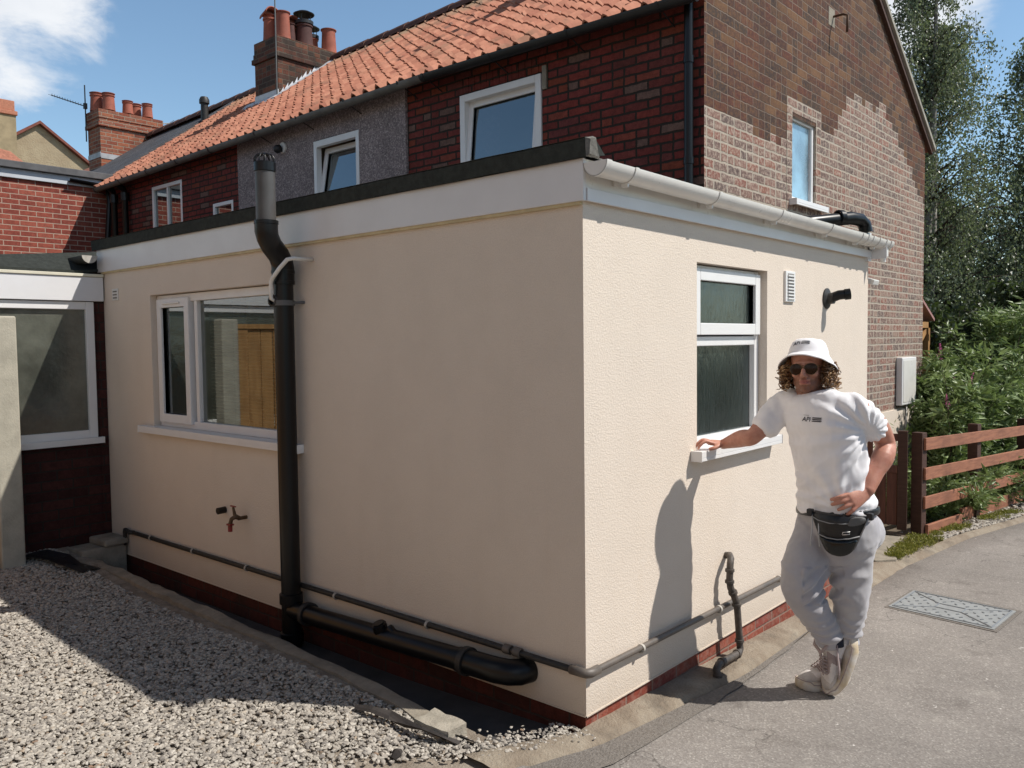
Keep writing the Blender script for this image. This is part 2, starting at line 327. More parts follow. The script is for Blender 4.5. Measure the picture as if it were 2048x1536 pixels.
def window(parent, face, off, u0, u1, z0, z1, lights, rec=.07, fw=.055, pane=G_upper, sill=None, tilt=0, name='window', blinds=False, sash=(), room=True):
    """lights: list of (u0,u1,z0,z1,isSash) in metres; frame box u0..u1,z0..z1, face recessed by rec"""
    d = -rec; fr = MB()
    for a in ((u0, u0+fw, z0, z1), (u1-fw, u1, z0, z1), (u0+fw, u1-fw, z0, z0+fw), (u0+fw, u1-fw, z1-fw, z1)): wbox(fr, face, off, *a, d-.07, d)
    zin = (z0+fw, z1-fw)
    us = sorted({l[1] for l in lights if l[1] < u1-fw-.01})
    for u in us: wbox(fr, face, off, u, u+.04, *zin, d-.068, d-.002)
    for zz in sorted({l[3] for l in lights if l[3] < z1-fw-.01}): wbox(fr, face, off, u0+fw, u1-fw, zz, zz+.05, d-.066, d-.001)
    f = fr.build(name, M_upvc, parent, bevel=.004)
    for (a, b, c, e, sh) in lights:
        a2, b2, c2, e2 = a, b, c, e
        if sh:
            sb = MB(); w = .05
            for q in ((a-.012, a+w, c-.012, e+.012), (b-w, b+.012, c-.012, e+.012), (a+w, b-w, c-.012, c+w), (a+w, b-w, e-w, e+.012)): wbox(sb, face, off, *q, d-.03, d+.022)
            if tilt:
                pv = PW(face, off, (a+b)/2, c, d); ax = (Vector((0, 1, 0)) if face == 'W' else Vector((1, 0, 0)))
                rm = Matrix.Rotation(R_(tilt), 3, ax); sb.v = [tuple(pv+rm @ (Vector(v)-pv)) for v in sb.v]
            so_ = sb.build('sash', M_upvc, f, bevel=.004)
            a2, b2, c2, e2 = a+w, b-w, c+w, e-w
        pb = MB(); q = [PW(face, off, a2-.008, c2-.008, d-.012 if sh else d-.03), PW(face, off, b2+.008, c2-.008, d-.012 if sh else d-.03), PW(face, off, b2+.008, e2+.008, d-.012 if sh else d-.03), PW(face, off, a2-.008, e2+.008, d-.012 if sh else d-.03)]
        q = q if face == 'S' else q[::-1]
        if tilt and sh: q = [pv+rm @ (v-pv) for v in q]
        pb.quad(*q); pb.build('pane', pane, f, recalc=False)
        if sh or fw:
            gk = MB(); t = .008
            for q in ((a2-t, a2, c2-t, e2+t), (b2, b2+t, c2-t, e2+t), (a2, b2, c2-t, c2), (a2, b2, e2, e2+t)): wbox(gk, face, off, *q, d-.02, (d+.0235 if sh else d-.0005)-.02 if not sh else d+.006)
            if tilt and sh: gk.v = [tuple(pv+rm @ (Vector(v)-pv)) for v in gk.v]
            gk.build('gasket', M_dkmetal, f)
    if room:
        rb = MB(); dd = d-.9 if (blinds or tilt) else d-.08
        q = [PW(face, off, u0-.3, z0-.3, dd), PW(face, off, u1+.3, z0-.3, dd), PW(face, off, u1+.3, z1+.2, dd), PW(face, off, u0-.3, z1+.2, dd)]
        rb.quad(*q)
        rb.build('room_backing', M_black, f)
    if sill:
        s0, s1, zt, th, pr = sill; sb = MB(); wbox(sb, face, off, s0, s1, zt-th, zt, d, pr); wbox(sb, face, off, s0, s1, zt-th-.018, zt-th, pr-.012, pr-.0005)
        wbox(sb, face, off, s0-.004, s0, zt-th-.02, zt+.002, .002, pr+.003); wbox(sb, face, off, s1, s1+.004, zt-th-.02, zt+.002, .002, pr+.003)
        sb.build('sill', M_upvc, f, bevel=.003)
    return f
# ================================================================== GROUND
def gz(x, y): return .012 if x < -.3 else -.04*x if x < 22 else -.88
def gravel_z(x, y): return .045+.12*max(0, min(1, (y-2.6)/2.2))**1.5+.012*math.sin(x*3.1+y*1.7)
def tarmat():
    m, nt, b = newmat('tarmac'); pos = GP(nt)
    vo = nd(nt, 'ShaderNodeTexVoronoi', {'Vector': pos, 'Scale': 130}); vc = nd(nt, 'ShaderNodeSeparateColor', {'Color': vo.outputs['Color']}).outputs[0]
    c = ramp(nt, vc, [(0, (.205, .185, .168)), (.5, (.245, .222, .202)), (.9, (.285, .262, .238)), (1, (.37, .345, .31))])
    n1 = noise(nt, pos, 1.1, 7, .65); c = mixc(nt, 1, c, ramp(nt, n1, [(.3, .80), (.7, 1.14)]), 'MULTIPLY')
    ck = nd(nt, 'ShaderNodeTexVoronoi', {'Vector': vmth(nt, 'ADD', pos, nd(nt, 'ShaderNodeTexNoise', {'Vector': pos, 'Scale': 3, 'Detail': 5}).outputs['Color']), 'Scale': .55}, feature='DISTANCE_TO_EDGE').outputs['Distance']
    c = mixc(nt, mth(nt, 'MULTIPLY', mth(nt, 'MULTIPLY', mth(nt, 'SUBTRACT', 1, sstep(nt, ck, .0, .006)), sstep(nt, n1, .45, .6)), .6), c, (.05, .045, .04))
    n2 = noise(nt, pos, 3.2, 7, .75); c = mixc(nt, mth(nt, 'MULTIPLY', sstep(nt, n2, .56, .74), .5), c, (.40, .37, .33))
    n4 = noise(nt, nd(nt, 'ShaderNodeMapping', {'Vector': pos, 'Location': (3, 5, 0)}).outputs[0], 2.6, 5, .7)
    c = mixc(nt, mth(nt, 'MULTIPLY', sstep(nt, n4, .55, .7), .35), c, (.09, .075, .065))
    n3 = noise(nt, pos, 21, 3, .6); c = mixc(nt, sstep(nt, n3, .71, .75), c, (.60, .57, .53))
    nt.links.new(c, b.inputs['Base Color']); b.inputs['Roughness'].default_value = .88; b.inputs['Specular IOR Level'].default_value = .3
    setbump(nt, b, mth(nt, 'ADD', mth(nt, 'MULTIPLY', vo.outputs['Distance'], .9), mth(nt, 'MULTIPLY', noise(nt, pos, 30, 5), 1.2)), .35, .004)
    return m
M_tar = tarmat()
M_patch = mat('coarse_dark_tarmac', (.17, .15, .13), .95, .35, 60, col2=(.245, .22, .195), bump=1, bscale=110, bdist=.01)
M_soil = mat('dry_soil', (.15, .115, .08), .95, .35, 4, bump=1, bscale=40, bdist=.02, col2=(.09, .075, .05))
M_grassg = mat('rough_grass_ground', (.06, .075, .025), .95, .4, 3, bump=1, bscale=50, bdist=.02, col2=(.11, .10, .05))
def edge(x):     # lane edge along the wall and fence
    pts = [(-6, 1.2), (-3, .75), (-1.2, .28), (-.48, .04), (-.08, -.085), (.37, -.12), (1.1, -.17), (2.1, -.12), (3.06, -.055), (4.28, -.03), (5.9, -.12), (7.47, -.36), (12, -.75), (30, -2.3)]
    for (a, b), (c, d) in zip(pts, pts[1:]):
        if a <= x <= c: return b+(d-b)*(x-a)/(c-a)
    return pts[-1][1]
# one base sheet to the horizon
g = MB(); xs = [-400, -60, -12, -4, -1, 0, 3, 6, 10, 15, 22, 60, 400]; ys = [-400, -60, -20, -8, -3, 0, 3, 8, 20, 60, 400]
for i in range(len(xs)-1):
    for j in range(len(ys)-1):
        q = [(xs[i], ys[j]), (xs[i+1], ys[j]), (xs[i+1], ys[j+1]), (xs[i], ys[j+1])]
        g.quad(*[(x, y, gz(x, y)-.16) for x, y in q])
struct(g, 'ground', M_grassg)
# tarmac lane
g = MB(); xs = np.concatenate([np.arange(-6, -1, .5), np.arange(-1, 10, .12), np.arange(10, 30, 2)])
rows = [0, -.05, -.3, -1, -2.5, -7]
for a, b in zip(xs, xs[1:]):
    for r0, r1 in zip(rows, rows[1:]):
        f = lambda x, r: (x, edge(x)+r+(.012*mnoise.noise((x*9, 3, 0)) if r == 0 else 0), gz(x, 0)+.004*mnoise.noise((x*1.3, r*1.3, 0)) - (.035 if r == 0 and x > -.35 else 0))
        g.quad(f(a, r1), f(b, r1), f(b, r0), f(a, r0))
struct(g, 'lane_tarmac', M_tar, smooth=True, weld=True)
# coarse strip beside the footing
g = MB()
for a, b in zip(xs, xs[1:]):
    if a < -1 or b > 2.3: continue
    w = lambda x: float(np.interp(x, [-1.1, -.5, -.2, .73, 1.53, 2.33], [.20, -.12, -.25, -.262, -.21, -.13]))+.012*mnoise.noise((x*7, 8, 1))+.006*mnoise.noise((x*30, 8, 1))
    g.quad((a, w(a), gz(a, 0)+.005), (b, w(b), gz(b, 0)+.005), (b, edge(b)-.03, gz(b, 0)+.004), (a, edge(a)-.03, gz(a, 0)+.004))
struct(g, 'tarmac_repair_strip', M_patch)
# concrete footing strip between wall and lane (raised a little)
g = MB()
for a, b in zip(xs, xs[1:]):
    if a < -.62 or b > 10: continue
    N = 5
    def f(x, k):
        y0 = edge(x)-.03; y1 = ((.01+(-x)*.5) if x < -.02 else .03) if x < 3.5 else .4
        if x > 5.3: y1 = edge(x)+.05
        t = k/N; return (x, y0+(y1-y0)*t, gz(x, 0)+.008+.014*math.sin(t*1.6)+.008*mnoise.noise((x*8, t*3+x, 2)) - (.04 if k == 0 else 0) - (.03 if (x < -.02 and k == N) else 0))
    for k in range(N): g.quad(f(a, k), f(b, k), f(b, k+1), f(a, k+1))
struct(g, 'concrete_footing_strip', M_mortarstrip, smooth=True, weld=True)
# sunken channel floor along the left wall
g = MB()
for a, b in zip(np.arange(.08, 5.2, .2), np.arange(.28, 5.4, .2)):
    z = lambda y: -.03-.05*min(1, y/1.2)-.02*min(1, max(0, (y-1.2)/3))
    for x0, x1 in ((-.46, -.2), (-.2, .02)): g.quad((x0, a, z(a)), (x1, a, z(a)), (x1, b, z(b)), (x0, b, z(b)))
struct(g, 'channel_floor', mat('shade_dark_concrete', (.075, .07, .07), .8, .35, 5, bump=.5, bscale=50, dirt=.3), weld=True, smooth=True)  # shade in the channel is painted into this dark floor colour
# soil bank under the gravel
g = MB(); xs2 = np.concatenate([[-6, -4.5, -3.2], np.arange(-2.6, -.3, .1), [-.33]]); ys2 = np.concatenate([np.arange(-.2, 6.4, .1)])
def gsurf(x, y):
    z = gravel_z(x, y)
    e = edge(min(x, -.05)); t = (y-e)/.55; z = z if t > 1 else gz(x, y)+.003+(z-gz(x, y)-.003)*max(0, t)
    if x > -.42: z = min(z, .036) if y < .9 else z
    return z
for a, b in zip(xs2, xs2[1:]):
    for c, d in zip(ys2, ys2[1:]):
        if d < edge(a): continue
        g.quad((a, max(c, edge(a)), gsurf(a, c)-.012), (b, max(c, edge(b)), gsurf(b, c)-.012), (b, d, gsurf(b, d)-.012), (a, d, gsurf(a, d)-.012))
M_bank = mat('sandy_bank', (.36, .31, .25), .95, .3, 12, bump=1, bscale=90, bdist=.01, col2=(.22, .18, .14))
struct(g, 'gravel_bed', M_bank, weld=True, smooth=True)
# the stones
def stones(name, spots, smin, smax, mats, label, cat, zfun, flat=.55, seed=1):
    rg = np.random.default_rng(seed); bm = bmesh.new(); bmesh.ops.create_icosphere(bm, subdivisions=1, radius=1); base = np.array([v.co[:] for v in bm.verts]); tri = np.array([[v.index for v in f.verts] for f in bm.faces]); bm.free()
    n = len(spots); nv = len(base)
    V = base[None]*(1+rg.normal(0, .2, (n, nv, 1)))
    sc = rg.uniform(smin, smax, (n, 1, 1))*(rg.uniform(.75, 1.25, (n, 1, 3))*np.array([1.15, .85, flat])); V = V*sc
    ang = rg.uniform(0, 6.28, n); tx = rg.normal(0, .35, n); c, s_ = np.cos(tx), np.sin(tx)
    y = V[:, :, 1]*c[:, None]-V[:, :, 2]*s_[:, None]; z = V[:, :, 1]*s_[:, None]+V[:, :, 2]*c[:, None]; V = np.stack([V[:, :, 0], y, z], 2)
    c, s_ = np.cos(ang)[:, None], np.sin(ang)[:, None]
    V = np.stack([V[:, :, 0]*c-V[:, :, 1]*s_, V[:, :, 0]*s_+V[:, :, 1]*c, V[:, :, 2]], 2)
    P = np.array([(x, yy, zfun(x, yy)) for x, yy in spots]); P[:, 2] += rg.uniform(-.3, .7, n)*smin; V += P[:, None, :]
    F = (tri[None]+np.arange(n)[:, None, None]*nv).reshape(-1, 3)
    me = bpy.data.meshes.new(name); me.from_pydata(V.reshape(-1, 3).tolist(), [], F.tolist())
    me.materials.append(mats); o = bpy.data.objects.new(name, me); COL.objects.link(o); return tag(o, label, cat, kind='stuff')
def stonemat(name, stops):
    m, nt, b = newmat(name); ri = nd(nt, 'ShaderNodeNewGeometry').outputs['Random Per Island']
    c = ramp(nt, ri, stops, 'LINEAR'); n = noise(nt, GP(nt), 60, 4); c = mixc(nt, 1, c, ramp(nt, n, [(.3, .8), (.7, 1.1)]), 'MULTIPLY')
    nt.links.new(c, b.inputs['Base Color']); b.inputs['Roughness'].default_value = .9; b.inputs['Specular IOR Level'].default_value = .25; return m
M_stone = stonemat('limestone_chips', [(0, (.22, .20, .18)), (.3, (.37, .335, .29)), (.7, (.47, .43, .37)), (.93, (.55, .51, .45)), (.985, (.40, .33, .25)), (1, (.30, .20, .14))])
sp = []
def vis(x, y):  # rough density: more stones close to the camera
    return x > -2.3 and y < 6.2
for _ in range(78000):
    x = random.uniform(-2.6, -.43); y = random.uniform(.0, 6.0)
    if y < edge(x)+.02: continue
    if y < edge(x)+.5 and mnoise.noise((x*4, y*4, 5))+ (y-edge(x)-.25)*2.5 < random.uniform(-.3, .35): continue
    if x > -.62 and y > .45 and random.random() < (x+.62)/.3: pass
    sp.append((x, y))
stones('gravel', sp, .0048, .0135, M_stone, 'pale limestone chippings spread along the shaded side of the cream extension', 'gravel', gsurf)
# loose crumbs along the mouth of the channel
sp = [(random.gauss(0, 1)*.0+x, edge(x)+.10+random.gauss(0, .05)+max(0, -x)*.25) for x in np.random.default_rng(3).uniform(-.62, -.02, 420)]
stones('loose_crumbs', sp, .004, .011, M_stone, 'small broken chippings scattered at the mouth of the sunken channel', 'rubble', lambda x, y: gz(x, y)+.018, seed=5)
# concrete edging beside the channel
g = MB(); K = [(-.385, .36), (-.365, .5), (-.335, .8), (-.30, 1.3), (-.275, 1.9), (-.25, 2.8), (-.255, 3.9), (-.28, 4.6), (-.30, 5.1)]
prof = [(0, -.14), (0, -.008), (-.012, .004), (-.05, .006), (-.085, .002), (-.095, -.14)]
KK = []
for (a, b), (c, d) in zip(K, K[1:]):
    n = max(1, int((d-b)/.09))
    for i in range(n): t = i/n; KK.append((a+(c-a)*t, b+(d-b)*t))
KK.append(K[-1]); vs = []
for i, (x, y) in enumerate(KK):
    for j, (dx, dz) in enumerate(prof):
        e = .014*mnoise.noise((x*5, y*6, j*1.3)) + .010*mnoise.noise((x*5, y*25, j*3)); wdn = 1+.55*max(0, 1-(y-.36)/.35)
        if i == 0: wdn *= .8
        vs.append((x+dx*wdn+e, y+(.02 if 0 < j < 4 and i == 0 else 0), .052+.06*max(0, (y-2.6)/2.2)+dz+e*.8-(.018 if i == 0 and j in (1, 2, 3, 4) else 0)))
n = len(prof); g.add(vs, [(i*n+j, i*n+j+1, (i+1)*n+j+1, (i+1)*n+j) for i in range(len(KK)-1) for j in range(n-1)]+[tuple(range(n)), tuple(range((len(KK)-1)*n, len(KK)*n))])
single(g, 'edging_kerb', M_conc, 'rough worn concrete edging between the chippings and the sunken channel', 'kerb', smooth=True, auto=50)
# torn weed membrane at the kerb end
def sheet(name, pts, w, mat_, label, seed):
    g = MB(); rows = []
    for i, (x, y, z) in enumerate(pts):
        rows.append([(x+dx*w*(1+.3*mnoise.noise((i*.7, seed, 1))), y+.012*mnoise.noise((i*1.3, seed, k*2))+dx*w*.45, z+.014*mnoise.noise((i*1.1, k*.9, seed))+.012*math.sin(k*1.5+i)) for k, dx in enumerate((-.5, -.2, .15, .5))])
    for a, b in zip(rows, rows[1:]):
        for k in range(3): g.quad(a[k], a[k+1], b[k+1], b[k])
    return single(g, name, mat_, label, 'membrane', smooth=True)
M_memb = mat('black_membrane', (.05, .042, .038), .8, .4, 20, bump=.6, bscale=60)
sheet('torn_membrane', [(-.46, .30, .035), (-.50, .36, .055), (-.53, .46, .07), (-.54, .55, .072), (-.53, .66, .074), (-.55, .76, .075), (-.56, .86, .06)], .036, M_memb, 'torn strip of dark weed membrane poking out of the chippings beside the kerb end', 3)
sheet('torn_membrane', [(-.43, .20, .015), (-.41, .27, .03), (-.415, .34, .03), (-.43, .42, .045)], .03, M_memb, 'small frayed tail of dark membrane hanging at the broken corner of the kerb', 8)
sheet('plastic_membrane', [(-.42, 4.0, .10), (-.5, 4.15, .135), (-.52, 4.35, .15), (-.6, 4.5, .17), (-.68, 4.55, .16)], .16, mat('black_plastic', (.02, .021, .024), .35, .3, 10), 'crumpled black plastic sheeting in the dark far corner below the brick porch wall', 12)
g = MB(); g.tube([(-.72, .42, .03), (-.70, .42, .045), (-.67, .43, .04)], [.012, .022, .008], 7)
single(g, 'stone_lump', M_memb, 'dark stone lump lying on the sunlit chippings', 'stone')
# broken pale lump ending the kerb by the channel mouth
bm = bmesh.new(); bmesh.ops.create_cube(bm, size=1); bmesh.ops.subdivide_edges(bm, edges=bm.edges[:], cuts=5, use_grid_fill=True)
g = MB(); vs = []
for v in bm.verts:
    p = Vector((v.co.x*.125, v.co.y*.20, v.co.z*.14)); k = 1-.16*(abs(v.co.y*2)**3)*(1 if v.co.y < 0 else .3); p.x *= k; n_ = mnoise.noise(p*16)*.014+mnoise.noise(p*45)*.006; p += v.co.normalized()*n_; vs.append(p+Vector((-.425, .455, .0)))
bm.verts.index_update(); g.add(vs, [tuple(v.index for v in f.verts) for f in bm.faces]); bm.free()
single(g, 'kerb_stone', mat('pale_broken_concrete', (.42, .38, .31), .95, .3, 14, bump=1, bscale=90, bdist=.005), 'pale broken concrete lump at the near end of the edging, by the channel mouth', 'concrete block', smooth=True, auto=35)
# broken concrete lumps in the far corner
for (x0, y0, z0, x1, y1, z1, lab) in ((-.36, 4.36, -.1, -.02, 4.62, .16, 'low dark concrete block at the foot of the porch wall against the render'), (-.20, 4.34, .16, -.015, 4.60, .215, 'small broken paving piece lying on top of the low concrete block'), (-.62, 4.5, .0, -.38, 4.63, .15, 'narrow concrete block beside the concrete post below the porch window')):
    g = MB(); g.box((x0, y0, z0), (x1, y1, z1), rot=Matrix.Rotation(R_(4), 3, 'Z')); single(g, 'concrete_block', M_conc, lab, 'concrete block', 'broken blocks in the far corner', bevel=.015)
# manhole cover
t = thing('manhole_cover', (3.16, -.66, -.126), 'pale galvanised rectangular drain cover with raised studs set in the tarmac', 'manhole cover')
c4 = [Vector((2.924, -.345, 0)), Vector((3.478, -.348, 0)), Vector((3.401, -1.0, 0)), Vector((2.849, -.978, 0))]
M_galv = mat('galvanised_plate', (.37, .385, .385), .6, .2, 12, metallic=.25, dirt=.12, bump=.2, bscale=80)
def cq(a, b): return c4[0].lerp(c4[1], a).lerp(c4[3].lerp(c4[2], a), b)
g = MB(); P = [cq(a, b) for a, b in ((0, 0), (1, 0), (1, 1), (0, 1))]; P = [Vector((p.x, p.y, gz(p.x, 0)-.01)) for p in P]; g.prism(P, (0, 0, .019)); g.build('plate', M_galv, t)
g = MB()
for i in range(9):
    for j in range(17):
        a = .08+i*.105; b = .05+j*.056
        if (i+j) % 2: continue
        if abs(a-.5) < .12 and .38 < b < .62: continue
        p = cq(a, b); z = gz(p.x, 0)+.009; r = Matrix.Rotation(.6 if j % 4 < 2 else -.6, 3, 'Z'); g.box((p.x-.011, p.y-.004, z), (p.x+.011, p.y+.004, z+.004), rot=r)
g.build('tread_pattern', mat('worn_studs', (.27, .285, .30), .5, .3, 20, metallic=.4), t)
g = MB()
for (a, b), (c, d) in (((.1, .06), (.4, .36)), ((.9, .06), (.6, .36)), ((.4, .36), (.6, .36)), ((.4, .36), (.4, .62)), ((.6, .36), (.6, .62)), ((.4, .62), (.6, .62)), ((.4, .62), (.08, .95)), ((.6, .62), (.92, .95)), ((.05, .03), (.95, .03)), ((.05, .97), (.95, .97)), ((.05, .03), (.05, .97)), ((.95, .03), (.95, .97))):
    p, q = cq(a, b), cq(c, d); g.tube([(p.x, p.y, gz(p.x, 0)+.010), (q.x, q.y, gz(q.x, 0)+.010)], .0045, 6)
g.build('ribs', MATS['worn_studs'], t)
g = MB(); P2 = [cq(a, b) for a, b in ((-.05, -.03), (1.05, -.03), (1.09, 1.04), (-.05, 1.04))]; P2 = [Vector((p.x, p.y, gz(p.x, 0)-.012)) for p in P2]; g.prism(P2, (0, 0, .0165)); g.build('surround', M_patch, t)
# garden strip, slabs, soil beyond the fence
g = MB(); xs3 = np.arange(5.4, 14, .4)
for a, b in zip(xs3, xs3[1:]):
    for (y0, y1) in ((None, .55), (.55, 3), (3, 9)):
        ya = edge(a)+.04 if y0 is None else y0; yb = edge(b)+.04 if y0 is None else y0
        g.quad((a, ya, gz(a, 0)+.01), (b, yb, gz(b, 0)+.01), (b, y1, gz(b, 0)+.03), (a, y1, gz(a, 0)+.03))
struct(g, 'garden_soil', M_soil, weld=True)
for (q, lab) in ((((4.15, .13), (4.32, .02), (5.35, .22), (5.25, .62), (4.2, .66)), 'pale paving slab step on the path to the wooden gate'), (((3.6, .3), (4.12, .15), (4.18, .68), (3.6, .9)), 'grey paving slab on the path close to the extension wall')):
    g = MB(); g.prism([(x, y, gz(x, 0)-.02) for x, y in q], (0, 0, .055)); single(g, 'paving_slab', M_conc, lab, 'paving slab', 'slabs on the path to the gate', bevel=.008)
sp = [(x, edge(x)+.06+abs(random.gauss(0, .11))) for x in np.random.default_rng(9).uniform(5.5, 10.5, 2600)]
stones('verge_gravel', sp, .010, .02, M_stone, 'pale chippings along the foot of the brown rail fence', 'gravel', lambda x, y: gz(x, y)+.022, seed=8)
# ================================================================== THE CREAM EXTENSION
E_ = thing('house_extension', (1.7, 2.3, 0), 'single storey cream rendered extension with flat felt roof and white fascia', 'extension')
LX, LY, HX = 3.51, 4.66, 2.90
hl = [(2.12, 3.88, 1.09, 2.045)]; hf = [(.963, 1.79, 1.11, 2.07)]
g = MB(); wall(g, 'W', 0, 0, LY, .068, 2.30, hl, .12); wall(g, 'S', 0, 0, LX, .068, 2.30, hf, .14)
g.quad((LX, 0, .068), (LX, 1, .068), (LX, 1, 2.3), (LX, 0, 2.3)); g.quad((0, LY, .068), (HX, LY, .068), (HX, LY, 2.3), (0, LY, 2.3))
g.quad((0, 0, .068), (LX, 0, .068), (LX, .03, .068), (0, .03, .068)); g.quad((0, 0, .068), (.03, 0, .068), (.03, LY, .068), (0, LY, .068))
g.build('rendered_wall', M_render, E_, recalc=False)
g = MB(); g.box((-.0, -.0, .064), (LX, .012, .070)); g.box((-.004, -.004, .066), (.0, LY, .072)); g.box((-.004, -.004, .066), (LX, .0, .072)); g.build('bell_bead', M_upvc if 0 else M_render, E_)
g = MB(); g.box((.012, .012, -.35), (LX-.01, LY-.02, .0665)); g.m[0] = 1; g.build('brick_plinth', [M_plinth, brick('shade_plinth_brick', [(.10, .026, .018), (.08, .022, .016), (.12, .03, .02)], (.07, .045, .035), ch=.078, mw=.010, seed=3, grime=.7)], E_)  # left face: darker copy of the plinth brick, wall shade painted in
# fascias
g = MB(); g.box((-.022, -.02, 2.258), (0.0, LY+.05, 2.432)); g.build('side_fascia', M_fascia, E_, bevel=.003)
g = MB(); g.box((.0, -.018, 2.262), (LX, 0, 2.43)); g.build('front_fascia', M_gutter, E_, bevel=.002); g = MB(); g.box((.0, -.026, 2.258), (LX, -.0182, 2.312)); g.build('fascia_trim', M_fascia, E_, bevel=.002)
g = MB(); g.box((-.016, -.0, 2.244), (-.0005, LY, 2.2575)); g.build('sealant_line', mat('yellowed_sealant', (.62, .50, .28), .6, .2, 10), E_)
# felt roof
g = MB(); ya = -.045; n = 60; vs = []
for i in range(n+1):
    y = ya+(LY+.09-ya)*i/n; e = .0025*mnoise.noise((y*6, 1, 1)); dz = .003*mnoise.noise((y*3, 4, 1))
    vs += [(-.040+e, y, 2.428+dz), (-.046+e*1.5, y, 2.50+dz), (-.038, y, 2.510+dz), (.03, y, 2.512+dz), (.10, y, 2.455)]
g.add(vs, [(i*5+j, i*5+j+1, (i+1)*5+j+1, (i+1)*5+j) for i in range(n) for j in range(4)]+[(4, 3, 2, 1, 0)])
g.build('felt_upstand', M_felt, E_, smooth=True, auto=35)
g = MB(); vs = []
for i in range(n+1):
    y = ya+(LY+.09-ya)*i/n; vs += [(-.0475+.003*mnoise.noise((y*15, 1, 8)), y, 2.5075+.002*mnoise.noise((y*20, 1, 1))), (.0, y, 2.5145)]
g.add(vs, [(i*2, i*2+1, i*2+3, i*2+2) for i in range(n)]); g.build('felt_edge', M_felttop, E_)
g = MB()
for k, (y, r) in enumerate(((-.052, .0), (-.056, .012), (-.05, .016))): pass
g.add([(-.04, -.047, 2.43), (-.044, -.047, 2.505), (.0, -.052, 2.517), (.035, -.05, 2.47), (.05, -.05, 2.432), (-.035, -.062, 2.44), (-.03, -.064, 2.50), (.0, -.070, 2.508), (.02, -.066, 2.455), (.035, -.062, 2.436)],
      [(0, 1, 6, 5), (1, 2, 7, 6), (2, 3, 8, 7), (3, 4, 9, 8), (5, 6, 7, 8, 9), (0, 5, 9, 4)]); g.build('felt_corner_fold', M_felttop, E_, smooth=True, auto=30)
g = MB(); g.quad((0, 0, 2.455), (LX+.02, 0, 2.435), (LX+.02, 1.0, 2.455), (0, 1, 2.47)); g.quad((0, 1, 2.47), (HX, 1, 2.47), (HX, LY, 2.5), (0, LY, 2.5)); g.quad((0, -.05, 2.43), (LX+.02, -.05, 2.412), (LX+.02, 0, 2.435), (0, 0, 2.455)); g.build('flat_roof', M_felttop, E_)
# gutter
def gut(mb, p0, p1, r, th=.003, seg=14, axis='x'):
    a0, a1 = Vector(p0), Vector(p1); vs = []; t = (a1-a0).normalized(); s = Vector((0, 0, 1)).cross(t).normalized()
    for P in (a0, a1):
        for rr in (r, r-th):
            for k in range(seg+1):
                q = math.pi*k/seg; vs.append(P+s*(rr*math.cos(q))+Vector((0, 0, -rr*math.sin(q))))
    m = seg+1; fs = []
    for k in range(seg): fs.append((k, k+1, 2*m+k+1, 2*m+k)); fs.append((m+k+1, m+k, 3*m+k, 3*m+k+1)); fs.append((k, m+k, m+k+1, k+1)); fs.append((2*m+k+1, 3*m+k+1, 3*m+k, 2*m+k))
    fs.append((0, 2*m, 3*m, m)); fs.append((seg, m+seg, 3*m+seg, 2*m+seg)); mb.add(vs, fs)
yg = -.082; zg = lambda x: 2.406-.008*x
g = MB(); gut(g, (-.02, yg, zg(0)), (3.66, yg, zg(3.66)), .056)
G_ = g.build('gutter', M_gutter, E_, smooth=True, auto=40)
g = MB(); vs = [(-.022, yg, zg(0))]; m = 16
g.prism([(-.02, yg+.059*math.cos(math.pi*k/m), zg(0)+.002-.059*math.sin(math.pi*k/m)) for k in range(m+1)], (-.004, 0, 0)); gut(g, (-.024, yg, zg(0)+.002), (.012, yg, zg(0)+.002), .060); g.build('stop_end', M_gutter, G_, smooth=True, auto=40)
for x in (.20, .95, 1.70, 2.45, 3.0, 3.35):
    g = MB(); gut(g, (x-.012, yg, zg(x)+.001), (x+.012, yg, zg(x)+.001), .061); g.box((x-.012, yg+.05, zg(x)-.062), (x+.012, -.019, zg(x)+.012)); g.box((x-.006, yg-.012, zg(x)-.073), (x+.006, yg+.02, zg(x)-.055)); g.build('bracket', M_gutter, G_, smooth=True, auto=40)
for x in (3.12, 3.22, 3.5, 3.6):
    g = MB(); gut(g, (x-.018, yg, zg(x)+.001), (x+.018, yg, zg(x)+.001), .062, .005); g.build('gutter_union', M_gutter, G_, smooth=True, auto=40)
g = MB(); g.tube([(3.585, yg, zg(3.5)-.05), (3.585, yg, zg(3.5)-.11)], .034, 18); g.tube([(3.585, yg, zg(3.5)-.10), (3.585, yg, zg(3.5)-.15)], .02, 16); g.build('outlet_spigot', M_gutter, G_, smooth=True, auto=40)
g = MB(); g.box((3.45, -.018, 2.235), (3.52, .0, 2.44)); g.box((3.505, -.13, 2.25), (3.512, .0, 2.34)); g.build('fascia_end_cap', M_fascia, E_)
